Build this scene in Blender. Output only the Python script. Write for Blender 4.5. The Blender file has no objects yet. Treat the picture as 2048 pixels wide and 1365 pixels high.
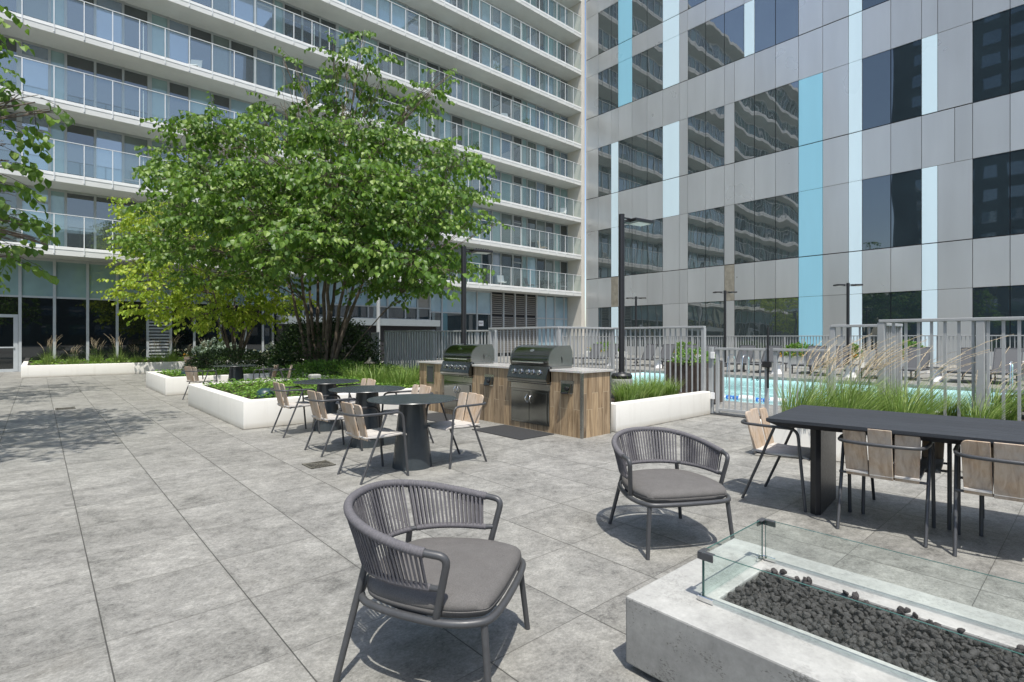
import bpy, bmesh, math, random
from mathutils import Vector, Matrix, noise
R=math.radians
random.seed(7)
scene=bpy.context.scene
col=scene.collection
# ------------------------------------------------------------------ mesh helpers
class MB:
    def __init__(s): s.v=[];s.f=[];s.m=[]
    def add(s,vs,fs,m=0):
        o=len(s.v); s.v+= [tuple(p) for p in vs]; s.f+=[tuple(i+o for i in f) for f in fs]; s.m+=[m]*len(fs); return s
    def box(s,x0,x1,y0,y1,z0,z1,m=0):
        vs=[(x0,y0,z0),(x1,y0,z0),(x1,y1,z0),(x0,y1,z0),(x0,y0,z1),(x1,y0,z1),(x1,y1,z1),(x0,y1,z1)]
        return s.add(vs,[(0,3,2,1),(4,5,6,7),(0,1,5,4),(1,2,6,5),(2,3,7,6),(3,0,4,7)],m)
    def obox(s,M,sx,sy,sz,m=0):
        vs=[M@Vector((x*sx/2,y*sy/2,z*sz/2)) for z in(-1,1) for x,y in((-1,-1),(1,-1),(1,1),(-1,1))]
        return s.add(vs,[(0,3,2,1),(4,5,6,7),(0,1,5,4),(1,2,6,5),(2,3,7,6),(3,0,4,7)],m)
    def prism(s,poly,z0,z1,m=0,axis='z'):
        n=len(poly)
        def P(p,z): return (p[0],p[1],z) if axis=='z' else ((z,p[0],p[1]) if axis=='x' else (p[0],z,p[1]))
        vs=[P(p,z0) for p in poly]+[P(p,z1) for p in poly]
        fs=[tuple(range(n))[::-1],tuple(range(n,2*n))]+[(i,(i+1)%n,n+(i+1)%n,n+i) for i in range(n)]
        return s.add(vs,fs,m)
    def tube(s,pts,r,n=8,closed=False,m=0,cap=True):
        pts=[Vector(p) for p in pts]; N=len(pts)
        rs=r if isinstance(r,(list,tuple)) else [r]*N
        T=[]
        for i in range(N):
            a=pts[(i-1)%N] if (closed or i>0) else pts[i]
            b=pts[(i+1)%N] if (closed or i<N-1) else pts[i]
            t=b-a; T.append(t.normalized() if t.length>1e-9 else Vector((0,0,1)))
        up=Vector((0,0,1)) if abs(T[0].z)<.9 else Vector((1,0,0))
        u=T[0].cross(up).normalized(); vs=[]
        for i in range(N):
            u=(u-T[i]*u.dot(T[i]))
            u=u.normalized() if u.length>1e-6 else T[i].orthogonal().normalized()
            w=T[i].cross(u)
            for k in range(n):
                a=2*math.pi*k/n
                vs.append(pts[i]+(u*math.cos(a)+w*math.sin(a))*rs[i])
        fs=[]
        L=N if closed else N-1
        for i in range(L):
            j=(i+1)%N
            for k in range(n):
                fs.append((i*n+k,i*n+(k+1)%n,j*n+(k+1)%n,j*n+k))
        if cap and not closed:
            fs.append(tuple(range(n))[::-1]); fs.append(tuple((N-1)*n+k for k in range(n)))
        return s.add(vs,fs,m)
    def lathe(s,prof,n=32,c=(0,0,0),m=0,cap=True):
        vs=[(c[0]+r*math.cos(2*math.pi*k/n),c[1]+r*math.sin(2*math.pi*k/n),c[2]+z) for r,z in prof for k in range(n)]
        fs=[(i*n+k,i*n+(k+1)%n,(i+1)*n+(k+1)%n,(i+1)*n+k) for i in range(len(prof)-1) for k in range(n)]
        if cap: fs+= [tuple(range(n))[::-1],tuple((len(prof)-1)*n+k for k in range(n))]
        return s.add(vs,fs,m)
    def mesh(s,name,mats,smooth=None,bevel=0,seg=2):
        me=bpy.data.meshes.new(name); me.from_pydata(s.v,[],s.f)
        mats=mats if isinstance(mats,(list,tuple)) else [mats]
        for x in mats: me.materials.append(x)
        if len(mats)>1: me.polygons.foreach_set('material_index',s.m)
        if bevel:
            bm=bmesh.new(); bm.from_mesh(me)
            bmesh.ops.bevel(bm,geom=[e for e in bm.edges if len(e.link_faces)==2 and e.calc_face_angle(0)>.5],offset=bevel,segments=seg,profile=.5,affect='EDGES')
            bm.to_mesh(me); bm.free()
        if smooth:
            me.polygons.foreach_set('use_smooth',[True]*len(me.polygons)); me.set_sharp_from_angle(angle=R(smooth))
        me.update(); return me
    def build(s,name,mats,parent=None,smooth=None,bevel=0,seg=2,loc=None,recenter=True):
        me=s.mesh(name,mats,smooth,bevel,seg)
        o=bpy.data.objects.new(name,me); col.objects.link(o)
        if parent: o.parent=parent
        elif loc is None and recenter:
            xs=[v[0] for v in s.v];ys=[v[1] for v in s.v];z0=min(v[2] for v in s.v)
            c=Vector(((min(xs)+max(xs))/2,(min(ys)+max(ys))/2,z0)); me.transform(Matrix.Translation(-c)); o.location=c
        if loc is not None: o.location=loc
        return o
def tag(o,label=None,cat=None,group=None,kind=None):
    if label:o['label']=label
    if cat:o['category']=cat
    if group:o['group']=group
    if kind:o['kind']=kind
    return o
def thing(name,label,cat,loc=(0,0,0),rz=0,group=None):
    o=bpy.data.objects.new(name,None); col.objects.link(o); o.empty_display_size=.2
    o.location=loc; o.rotation_euler=(0,0,rz); return tag(o,label,cat,group)
def dup(root,loc,rz,label=None,parent=None):
    r=root.copy(); col.objects.link(r); r.parent=parent
    if parent is None: r.location=loc; r.rotation_euler=(0,0,rz)
    if label: r['label']=label
    for ch in list(root.children): dup(ch,None,None,None,r)
    return r
def catmull(P,k=6,closed=False):
    P=[Vector(p) for p in P];n=len(P);out=[]
    L=n if closed else n-1
    for i in range(L):
        a=P[(i-1)%n] if closed or i>0 else P[0]*2-P[1]
        b=P[i];c=P[(i+1)%n]
        d=P[(i+2)%n] if closed or i<n-2 else P[-1]*2-P[-2]
        for j in range(k):
            t=j/k
            out.append(.5*((2*b)+(c-a)*t+(2*a-5*b+4*c-d)*t*t+(3*b-a-3*c+d)*t**3))
    if not closed: out.append(P[-1])
    return out
def fillet(P,r,k=5):
    "polyline with rounded corners"
    P=[Vector(p) for p in P]; out=[P[0]]
    for i in range(1,len(P)-1):
        a=(P[i-1]-P[i]);b=(P[i+1]-P[i]); q=min(r,a.length*.49,b.length*.49)
        A=P[i]+a.normalized()*q;B=P[i]+b.normalized()*q
        for j in range(k+1):
            t=j/k; out.append(A*(1-t)**2+P[i]*2*t*(1-t)+B*t*t)
    out.append(P[-1]); return out
# camera model of the photograph, used only to turn measured pixels into places
FP,HP,HC=1063.,676.,1.40
YAW=math.atan(949/1063.)
FW=(math.sin(YAW),math.cos(YAW));RT=(math.cos(YAW),-math.sin(YAW))
def ray(u): return (FW[0]+RT[0]*(u-1024)/FP, FW[1]+RT[1]*(u-1024)/FP)
def at(u,v,t): r=ray(u); return Vector((r[0]*t,r[1]*t,HC-(v-HP)*t/FP))
# ------------------------------------------------------------------ materials
class NT:
    def __init__(s,name):
        m=bpy.data.materials.new(name); m.use_nodes=True; s.m=m; s.t=m.node_tree
        s.b=s.t.nodes['Principled BSDF']; s.out=s.t.nodes['Material Output']
    def n(s,ty,**k):
        x=s.t.nodes.new(ty)
        for a,b in k.items():
            if a.startswith('i_'): x.inputs[int(a[2:])].default_value=b
            else: setattr(x,a,b)
        return x
    def l(s,a,b): s.t.links.new(a,b)
    def math(s,op,a,b=None):
        x=s.n('ShaderNodeMath',operation=op)
        for i,q in enumerate((a,b)):
            if q is None: continue
            if isinstance(q,(int,float)): x.inputs[i].default_value=q
            else: s.l(q,x.inputs[i])
        return x.outputs[0]
    def ramp(s,fac,stops):
        x=s.n('ShaderNodeValToRGB'); e=x.color_ramp.elements
        while len(e)<len(stops): e.new(.5)
        for i,(p,c) in enumerate(stops): e[i].position=p; e[i].color=(*c,1) if len(c)==3 else c
        s.l(fac,x.inputs[0]); return x.outputs[0]
    def mix(s,fac,a,b,mode='MIX'):
        x=s.n('ShaderNodeMix',data_type='RGBA',blend_type=mode)
        for i,q in ((0,fac),(6,a),(7,b)):
            if isinstance(q,(int,float)): x.inputs[i].default_value=q
            elif isinstance(q,tuple): x.inputs[i].default_value=(*q,1)
            else: s.l(q,x.inputs[i])
        return x.outputs[2]
    def pos(s,scale=(1,1,1),world=False,loc=(0,0,0)):
        g=s.n('ShaderNodeNewGeometry').outputs['Position'] if world else s.n('ShaderNodeTexCoord').outputs['Object']
        mp=s.n('ShaderNodeMapping'); mp.inputs['Scale'].default_value=scale; mp.inputs['Location'].default_value=loc
        s.l(g,mp.inputs[0]); return mp.outputs[0]
    def noise(s,vec,scale,detail=4,rough=.55,dist=0):
        x=s.n('ShaderNodeTexNoise'); x.inputs['Scale'].default_value=scale; x.inputs['Detail'].default_value=detail
        x.inputs['Roughness'].default_value=rough; x.inputs['Distortion'].default_value=dist
        s.l(vec,x.inputs['Vector']); return x.outputs['Fac']
    def bump(s,h,strength=.3,dist=.01):
        x=s.n('ShaderNodeBump'); x.inputs['Strength'].default_value=strength; x.inputs['Distance'].default_value=dist
        s.l(h,x.inputs['Height']); s.l(x.outputs[0],s.b.inputs['Normal']); return x
    def set(s,**k):
        for a,b in k.items():
            i=s.b.inputs[{'rough':'Roughness','metal':'Metallic','ior':'IOR','spec':'Specular IOR Level','coat':'Coat Weight','coatr':'Coat Roughness','sub':'Subsurface Weight'}[a]]
            if isinstance(b,(int,float)): i.default_value=b
            else: s.l(b,i)
        return s
    def base(s,c):
        i=s.b.inputs['Base Color']
        if isinstance(c,tuple): i.default_value=(*c,1)
        else: s.l(c,i)
        return s
def pm(name,c,rough=.5,metal=0,var=.12,scale=6,bump=0,bscale=80,world=True,rvar=.1,**k):
    n=NT(name); p=n.pos(world=world)
    f=n.noise(p,scale,5,.6)
    lo=tuple(x*(1-var) for x in c);hi=tuple(min(1,x*(1+var)) for x in c)
    n.base(n.ramp(f,[(.3,lo),(.7,hi)]))
    n.set(rough=n.math('ADD',n.math('MULTIPLY',n.noise(p,scale*2.3,3),rvar*2),rough-rvar),metal=metal,**k)
    if bump: n.bump(n.noise(p,bscale,3,.6),bump,.004)
    return n.m
M={}
M['white_wall']=pm('white_painted_concrete',(.74,.735,.69),.75,var=.07,scale=1.6,bump=.15,bscale=60)
def stained(nm,c):
    n=NT(nm);p=n.pos(world=True);f=n.noise(p,1.5,6,.6);g=n.noise(n.pos((9,9,.9),True),1.3,5,.6)
    a=n.ramp(f,[(.3,tuple(x*.93 for x in c)),(.7,c)])
    st=n.ramp(g,[(.55,(0,0,0)),(.8,(.35,.35,.35))])
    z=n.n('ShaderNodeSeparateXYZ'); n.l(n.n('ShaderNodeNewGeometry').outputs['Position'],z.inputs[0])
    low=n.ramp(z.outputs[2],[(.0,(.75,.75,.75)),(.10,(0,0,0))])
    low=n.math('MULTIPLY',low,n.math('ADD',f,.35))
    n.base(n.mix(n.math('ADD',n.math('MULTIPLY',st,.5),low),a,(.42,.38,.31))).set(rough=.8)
    n.bump(n.noise(p,55,4,.6),.2,.004); return n.m
M['planter_wall']=stained('planter_white_render',(.76,.745,.69))
M['metal_dark']=pm('charcoal_powder_coat',(.058,.060,.063),.42,var=.1,scale=30)
M['metal_black']=pm('black_metal',(.018,.018,.02),.4,var=.1,scale=20)
M['table_dark']=pm('blue_black_table_coating',(.040,.050,.056),.24,var=.12,scale=8,rvar=.05)
M['fence_grey']=pm('light_grey_metal',(.36,.37,.37),.42,var=.06,scale=5)
M['rail_white']=pm('white_aluminium',(.68,.7,.7),.4,var=.05,scale=3)
M['frame_grey']=pm('grey_window_frame',(.36,.38,.38),.4,var=.05,scale=3)
M['slab']=pm('painted_balcony_concrete',(.60,.61,.585),.85,var=.06,scale=.9,bump=.1,bscale=25)
M['slab_edge']=pm('white_balcony_edge',(.74,.75,.73),.7,var=.08,scale=2.2)
M['fin']=pm('beige_concrete_fin',(.60,.57,.50),.8,var=.05,scale=1.1,bump=.1,bscale=30)
M['joint']=pm('dark_joint_backing',(.02,.02,.022),.7)
M['tan']=pm('tan_insulation_board',(.27,.25,.20),.9,var=.25,scale=3,bump=.3,bscale=8)
def glassy(nm,c,ior=1.9,wav=.0,rough=.015,var=.15,ws=.35):
    n=NT(nm);p=n.pos(world=True);f=n.noise(p,.6,3)
    n.base(n.ramp(f,[(.3,tuple(x*(1-var) for x in c)),(.7,tuple(x*(1+var) for x in c))])).set(rough=rough,ior=ior)
    if wav: n.bump(n.noise(n.pos((1,1,.55),True),ws,2,.4),wav,.1)
    return n.m
M['win_dark']=glassy('dark_window_glass',(.02,.032,.038),2.2,.10)
M['win_blue']=glassy('blue_window_glass',(.11,.17,.24),3.0,.10)
M['win_teal']=glassy('curtained_window_glass',(.24,.35,.35),1.8,.08)
M['win_olive']=glassy('blind_window_glass',(.13,.165,.155),1.9,.08)
M['win_tower']=glassy('tower_window_glass',(.045,.06,.062),3.0,.22,ws=.5)
M['shopglass']=glassy('shopfront_glass',(.008,.011,.011),1.75,.03)
def brushed(nm,c,rough,metal,var,sz=(1,1,.15),isl=0):
    n=NT(nm);f=n.noise(n.pos(sz,True),.9,4,.5);cc=n.ramp(f,[(.3,tuple(x*(1-var) for x in c)),(.7,tuple(x*(1+var) for x in c))])
    if isl: cc=n.mix(1.,cc,n.ramp(n.n('ShaderNodeNewGeometry').outputs['Random Per Island'],[(0,(1-isl,)*3),(1,(1,1,1))]),'MULTIPLY')
    n.base(cc);n.set(rough=n.math('ADD',n.math('MULTIPLY',n.noise(n.pos((1,1,1),True),.35,3),.16),rough-.08),metal=metal);n.bump(n.noise(n.pos((1,1,.6),True),.5,2,.4),.04,.1);return n.m
M['panel_grey']=brushed('grey_metal_panel',(.60,.61,.60),.30,.45,.06,isl=.12)
M['panel_blue']=brushed('sky_blue_panel',(.32,.64,.77),.3,.0,.04)
M['panel_pale']=brushed('pale_blue_panel',(.74,.90,.95),.3,.0,.03)
M['steel']=brushed('brushed_stainless',(.36,.355,.33),.26,1,.08,(3,3,3))
M['steel_dark']=brushed('smoked_stainless',(.20,.205,.195),.13,1,.1,(3,3,3))
M['chrome']=pm('polished_chrome',(.75,.75,.75),.12,1,var=.03)
M['knob']=pm('knob_metal',(.5,.5,.5),.2,1,var=.03)
M['soil']=pm('dark_mulch',(.05,.037,.026),.95,var=.4,scale=40,bump=.8,bscale=60)
M['rubber']=pm('black_rubber_mat',(.03,.031,.032),.8,var=.2,scale=50,bump=.6,bscale=140)
M['white_plastic']=pm('white_plastic',(.8,.8,.79),.4,var=.02)
M['sling']=pm('grey_sling_fabric',(.09,.093,.098),.7,var=.06,scale=60,bump=.2,bscale=300)
M['drain']=pm('drain_grate_bronze',(.10,.095,.075),.6,var=.3,scale=40)
M['win_sky']=glassy('painted_sky_glass',(.30,.43,.50),1.9,.06)  # bright sky reflection put into the pane's base colour
M['beam']=pm('blue_grey_beam_paint',(.22,.25,.26),.5,var=.05)
M['brown_frame']=pm('bronze_louver',(.27,.255,.23),.5,var=.1)
M['teal_strap']=pm('teal_cover',(.06,.33,.30),.6)
def thin_glass(nm,tint,ior=1.5,edge=None,boost=1.0):
    n=NT(nm);t=n.n('ShaderNodeBsdfTransparent');t.inputs[0].default_value=(*tint,1)
    g=n.n('ShaderNodeBsdfGlossy');g.inputs['Roughness'].default_value=.01;g.inputs[0].default_value=(.95,1,.98,1)
    lw=n.n('ShaderNodeLayerWeight');lw.inputs[0].default_value=.5;f0=((ior-1)/(ior+1))**2
    fr=n.math('ADD',n.math('MULTIPLY',n.math('POWER',lw.outputs['Facing'],5.),1-f0),f0)
    if edge:
        df=n.n('ShaderNodeBsdfDiffuse');df.inputs[0].default_value=(.72,.82,.80,1);m0=n.n('ShaderNodeMixShader');m0.inputs[0].default_value=edge;n.l(t.outputs[0],m0.inputs[1]);n.l(df.outputs[0],m0.inputs[2]);t=m0
    mx=n.n('ShaderNodeMixShader');n.l(n.math('MULTIPLY',fr,boost),mx.inputs[0]);n.l(t.outputs[0],mx.inputs[1]);n.l(g.outputs[0],mx.inputs[2]);n.l(mx.outputs[0],n.out.inputs[0]);return n.m
M['rail_glass']=thin_glass('balcony_guard_glass',(.86,.94,.92),1.75,edge=.055,boost=1.4)
M['pit_glass']=thin_glass('clear_tempered_glass',(.955,.985,.975),1.4,boost=.8)
M['pit_edge']=pm('green_glass_edge',(.05,.12,.105),.15,var=.1)
def mk_ground(nm,base,tile=True):
    n=NT(nm); g=n.n('ShaderNodeNewGeometry').outputs['Position']; s=n.n('ShaderNodeSeparateXYZ'); n.l(g,s.inputs[0])
    fx=n.math('DIVIDE',n.math('SUBTRACT',s.outputs[0],.235-61.2),.612); fy=n.math('DIVIDE',n.math('SUBTRACT',s.outputs[1],1.77-65.),.65)
    ix=n.math('FLOOR',fx);iy=n.math('FLOOR',fy)
    rx=n.math('ABSOLUTE',n.math('SUBTRACT',n.math('FRACT',n.math('ADD',fx,.5)),.5))
    ry=n.math('ABSOLUTE',n.math('SUBTRACT',n.math('FRACT',n.math('ADD',fy,.5)),.5))
    jx=n.math('LESS_THAN',rx,.0048);jy=n.math('MULTIPLY',n.math('LESS_THAN',ry,.0026),.8)
    cmb=n.n('ShaderNodeCombineXYZ');n.l(ix,cmb.inputs[0]);n.l(iy,cmb.inputs[1])
    wn=n.n('ShaderNodeTexWhiteNoise');wn.noise_dimensions='3D';n.l(cmb.outputs[0],wn.inputs[0])
    # streaky stone print, shifted per tile
    off=n.n('ShaderNodeVectorMath',operation='SCALE');n.l(wn.outputs['Color'],off.inputs[0]);off.inputs['Scale'].default_value=7.
    ad=n.n('ShaderNodeVectorMath',operation='ADD');n.l(g,ad.inputs[0]);n.l(off.outputs[0],ad.inputs[1])
    mp=n.n('ShaderNodeMapping');mp.inputs['Scale'].default_value=(1.,1.25,1);n.l(ad.outputs[0],mp.inputs[0])
    mp2=n.n('ShaderNodeMapping');mp2.inputs['Scale'].default_value=(1.,1.15,1);mp2.inputs['Rotation'].default_value=(0,0,.9);n.l(ad.outputs[0],mp2.inputs[0])
    a=n.noise(mp.outputs[0],2.0,10,.76,.35); b=n.noise(mp2.outputs[0],13,9,.8,.25); c=n.noise(mp.outputs[0],60,6,.85)
    big=n.noise(n.pos((1,1,1),True),.22,4,.6)
    f=n.math('ADD',n.math('ADD',n.math('MULTIPLY',a,.42),n.math('MULTIPLY',b,.38)),n.math('MULTIPLY',c,.46))
    cc=n.ramp(f,[(.51,tuple(x*.34 for x in base)),(.585,tuple(x*.76 for x in base)),(.645,base),(.735,tuple(x*1.45 for x in base))])
    cc=n.mix(.55,cc,n.ramp(wn.outputs['Value'],[(0,(.455,.455,.45)),(1,(.54,.54,.53))]),'OVERLAY')
    cc=n.mix(.5,cc,n.ramp(big,[(.35,(.42,.415,.40)),(.65,(.56,.56,.56))]),'OVERLAY')
    st=n.noise(n.pos((1,1,1),True,(3,5,0)),.9,5,.6)
    cc=n.mix(n.ramp(st,[(.6,(0,0,0)),(.78,(.35,.35,.35))]),cc,tuple(base[i]*(.62,.56,.46)[i] for i in range(3)))
    j=n.math('MAXIMUM',jx,jy)
    near=n.math('LESS_THAN',n.math('MINIMUM',rx,ry),n.math('MULTIPLY',n.math('SUBTRACT',st,.42),.16))
    cc=n.mix(n.math('MULTIPLY',near,.16),cc,(.10,.095,.08))
    cc=n.mix(n.math('MULTIPLY',j,.85),cc,(.035,.034,.03))
    n.base(cc).set(rough=n.math('ADD',n.math('MULTIPLY',a,.25),.5))
    h=n.math('SUBTRACT',n.math('ADD',n.math('MULTIPLY',b,.5),n.math('MULTIPLY',c,.5)),n.math('MULTIPLY',j,1.5))
    n.bump(h,.6,.008); return n.m
M['ground']=mk_ground('stone_look_porcelain_paving',(.246,.243,.226))
def mk_concrete():
    n=NT('pitted_cast_concrete');p=n.pos(world=True)
    f=n.noise(p,3,7,.65);g=n.noise(p,40,4,.7)
    v=n.n('ShaderNodeTexVoronoi');v.inputs['Scale'].default_value=42;n.l(n.pos((1,1,1),True),v.inputs['Vector'])
    cl=n.noise(p,5.5,4,.6); pz=n.noise(n.pos((.8,.8,1.5),True),85,5,.75)
    pit=n.math('MULTIPLY',n.math('GREATER_THAN',n.math('MULTIPLY',pz,n.math('ADD',cl,.15)),.405),1)
    # open pores only on upright faces; the top is tight
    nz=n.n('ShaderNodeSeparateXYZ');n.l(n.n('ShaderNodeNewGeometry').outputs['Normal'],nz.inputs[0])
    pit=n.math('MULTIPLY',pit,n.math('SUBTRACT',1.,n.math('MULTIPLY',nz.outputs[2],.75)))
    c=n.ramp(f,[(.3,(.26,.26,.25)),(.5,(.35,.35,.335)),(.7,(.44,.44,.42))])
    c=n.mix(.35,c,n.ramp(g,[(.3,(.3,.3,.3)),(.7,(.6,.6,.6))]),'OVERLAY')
    c=n.mix(1.,c,n.ramp(n.math('ABSOLUTE',nz.outputs[2]),[(.3,(.78,.78,.77)),(.9,(1.08,1.08,1.06))]),'MULTIPLY')  # grazing shade put into the colour: upright faces darker, top lighter
    c=n.mix(n.math('MULTIPLY',pit,.75),c,(.09,.09,.08));n.base(c).set(rough=.75)
    n.bump(n.math('SUBTRACT',n.math('MULTIPLY',g,.3),pit),.4,.004);return n.m
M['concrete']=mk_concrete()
def mk_wood(nm,cs,axis,grey=.5,sc=1):
    "weathered teak; grain along the given object axis"
    n=NT(nm);s=[14*sc,14*sc,14*sc];s[axis]=1.1*sc;ge=n.n('ShaderNodeNewGeometry');oi=n.n('ShaderNodeObjectInfo')
    of=n.math('ADD',n.math('MULTIPLY',ge.outputs['Random Per Island'],13.),n.math('MULTIPLY',oi.outputs['Random'],31.))
    cb=n.n('ShaderNodeCombineXYZ');[n.l(of,cb.inputs[i]) for i in range(3)]
    ad=n.n('ShaderNodeVectorMath',operation='ADD');n.l(n.pos(tuple(s)),ad.inputs[0]);n.l(cb.outputs[0],ad.inputs[1])
    f=n.noise(ad.outputs[0],1.6,6,.62,1.4);w=n.noise(n.pos((4,4,4)),1.3,4,.6)
    c=n.ramp(f,[(.25,cs[0]),(.5,cs[1]),(.75,cs[2])])
    c=n.mix(n.math('MULTIPLY',n.ramp(w,[(.35,(0,0,0)),(.65,(1,1,1))]),grey),c,cs[3])
    c=n.mix(.4,c,n.ramp(ge.outputs['Random Per Island'],[(0,(.4,.4,.4)),(1,(.6,.6,.6))]),'OVERLAY')
    n.base(c).set(rough=.72);n.bump(f,.25,.003);return n.m
M['teak']=mk_wood('weathered_teak_back',((.23,.145,.085),(.43,.31,.205),(.57,.46,.34),(.44,.41,.37)),2,.6)
M['teak_seat']=mk_wood('silvered_teak_seat',((.30,.27,.235),(.47,.44,.40),(.60,.575,.54),(.50,.49,.47)),1,.6)
M['black_wood']=mk_wood('black_stained_wood',((.012,.014,.017),(.022,.026,.032),(.035,.04,.046),(.026,.03,.035)),1,.4,.8)
def mk_planks():
    n=NT('wood_look_porcelain_cladding');g=n.n('ShaderNodeNewGeometry').outputs['Position'];s=n.n('ShaderNodeSeparateXYZ');n.l(g,s.inputs[0])
    cb=n.n('ShaderNodeCombineXYZ');n.l(s.outputs[2],cb.inputs[0]);n.l(n.math('SUBTRACT',s.outputs[1],s.outputs[0]),cb.inputs[1])
    b=n.n('ShaderNodeTexBrick');n.l(cb.outputs[0],b.inputs['Vector'])
    b.offset=.37;b.offset_frequency=2;b.squash_frequency=1
    for k,v in (('Scale',1.),('Mortar Size',.0022),('Brick Width',.62),('Row Height',.125),('Bias',0.),('Mortar Smooth',.0)): b.inputs[k].default_value=v
    b.inputs['Color1'].default_value=(0,0,0,1);b.inputs['Color2'].default_value=(1,1,1,1);b.inputs['Mortar'].default_value=(.5,.5,.5,1)
    of=n.n('ShaderNodeVectorMath',operation='SCALE');n.l(b.outputs['Color'],of.inputs[0]);of.inputs['Scale'].default_value=6.
    ad=n.n('ShaderNodeVectorMath',operation='ADD');n.l(n.pos((10,10,.9),True),ad.inputs[0]);n.l(of.outputs[0],ad.inputs[1])
    f=n.noise(ad.outputs[0],1.5,7,.65,1.2)
    c=n.ramp(f,[(.25,(.085,.055,.032)),(.42,(.20,.142,.085)),(.56,(.33,.245,.155)),(.75,(.45,.36,.245))])
    c=n.mix(.9,c,n.ramp(b.outputs['Color'],[(0,(.30,.30,.31)),(.5,(.5,.49,.48)),(1,(.66,.63,.58))]),'OVERLAY')
    c=n.mix(b.outputs['Fac'],c,(.50,.41,.28));n.base(c).set(rough=.45)
    n.bump(n.math('SUBTRACT',n.math('MULTIPLY',f,.3),b.outputs['Fac']),.3,.003);return n.m
M['planks']=mk_planks()
def mk_granite():
    n=NT('speckled_granite');p=n.pos(world=True);v=n.n('ShaderNodeTexVoronoi');v.inputs['Scale'].default_value=140;n.l(p,v.inputs['Vector'])
    f=n.noise(p,70,6,.8);c=n.ramp(f,[(.35,(.16,.15,.14)),(.45,(.45,.43,.40)),(.6,(.60,.58,.54))])
    c=n.mix(.4,c,v.outputs['Color'],'SOFT_LIGHT');n.base(n.mix(.35,c,(.5,.49,.46))).set(rough=.2);return n.m
M['granite']=mk_granite()
def mk_leaf(nm,stops,trans=.35,tcol=(.25,.5,.05),rough=.45):
    n=NT(nm);ge=n.n('ShaderNodeNewGeometry');f=n.noise(n.pos((1,1,1)),.9,3)
    r=n.math('ADD',n.math('MULTIPLY',ge.outputs['Random Per Island'],.75),n.math('MULTIPLY',f,.35))
    c=n.ramp(r,stops);n.base(c).set(rough=rough,spec=.4)
    tr=n.n('ShaderNodeBsdfTranslucent');n.l(n.mix(.6,c,tcol),tr.inputs[0])
    mx=n.n('ShaderNodeMixShader');mx.inputs[0].default_value=trans;n.l(n.b.outputs[0],mx.inputs[1]);n.l(tr.outputs[0],mx.inputs[2]);n.l(mx.outputs[0],n.out.inputs[0]);return n.m
M['leaf']=mk_leaf('redbud_leaf_green',[(.1,(.036,.080,.014)),(.45,(.085,.17,.026)),(.75,(.16,.265,.042)),(.95,(.29,.39,.10))],.36,(.26,.50,.05))
M['leaf_yellow']=mk_leaf('yellow_green_leaf',[(.1,(.12,.22,.02)),(.5,(.24,.36,.035)),(.9,(.46,.54,.08))],.45,(.6,.75,.05))
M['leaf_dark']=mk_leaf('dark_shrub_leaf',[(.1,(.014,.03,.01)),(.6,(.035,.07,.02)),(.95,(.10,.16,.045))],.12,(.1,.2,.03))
M['ivy']=mk_leaf('ground_cover_leaf',[(.1,(.04,.10,.015)),(.5,(.10,.22,.03)),(.95,(.24,.38,.07))],.25,(.25,.45,.05))
M['grass']=mk_leaf('grass_blade',[(.1,(.06,.13,.02)),(.5,(.17,.27,.05)),(.95,(.38,.46,.15))],.3,(.3,.5,.08))
M['plume']=mk_leaf('straw_seed_head',[(.1,(.36,.28,.16)),(.5,(.55,.46,.31)),(.95,(.70,.62,.46))],.25,(.7,.5,.3),.8)
M['flower_white']=mk_leaf('cream_flower',[(.1,(.55,.58,.38)),(.9,(.85,.86,.70))],.3,(.8,.8,.6))
M['flower_pale']=mk_leaf('pale_green_flower',[(.1,(.25,.34,.27)),(.9,(.46,.56,.45))],.3,(.4,.5,.3))
M['flower_orange']=mk_leaf('orange_flower',[(.1,(.6,.22,.01)),(.9,(.8,.42,.03))],.3,(.8,.4,.05))
M['twig']=pm('dark_twig_bark',(.045,.034,.025),.9,var=.3,scale=9,world=False)
M['bark']=pm('grey_brown_bark',(.15,.118,.088),.9,var=.4,scale=9,bump=.6,bscale=35,world=False)
def mk_cushion():
    n=NT('charcoal_woven_cushion');p=n.pos();a=n.noise(n.pos((1,1,1)),240,2,.8);b=n.noise(p,14,4,.6)
    n.base(n.mix(.35,n.ramp(a,[(.3,(.075,.07,.066)),(.7,(.155,.148,.14))]),n.ramp(b,[(.3,(.08,.076,.072)),(.7,(.13,.126,.12))]))).set(rough=.9);n.bump(a,.4,.002);return n.m
M['cushion']=mk_cushion()
M['rope']=pm('charcoal_flat_rope',(.112,.108,.116),.8,var=.15,scale=60,bump=.4,bscale=350,world=False)
M['lava']=pm('black_lava_rock',(.05,.046,.044),.9,var=.55,scale=30,bump=1.,bscale=160)
def mk_water():
    n=NT('pool_water');t=n.n('ShaderNodeBsdfTransparent');t.inputs[0].default_value=(.86,.98,.985,1)
    g=n.n('ShaderNodeBsdfGlossy');g.inputs['Roughness'].default_value=.05
    fr=n.n('ShaderNodeFresnel');fr.inputs[0].default_value=1.33
    b=n.n('ShaderNodeBump');b.inputs['Strength'].default_value=.5;b.inputs['Distance'].default_value=.05;n.l(n.noise(n.pos((1,1,1),True),5,4,.6,.6),b.inputs['Height'])
    n.l(b.outputs[0],g.inputs['Normal']);n.l(b.outputs[0],fr.inputs['Normal'])
    mx=n.n('ShaderNodeMixShader');n.l(fr.outputs[0],mx.inputs[0]);n.l(t.outputs[0],mx.inputs[1]);n.l(g.outputs[0],mx.inputs[2]);n.l(mx.outputs[0],n.out.inputs[0]);return n.m
M['water']=mk_water()
M['pool_tile']=pm('pale_aqua_pool_plaster',(.74,.93,.93),.6,var=.06,scale=1.5)
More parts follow.
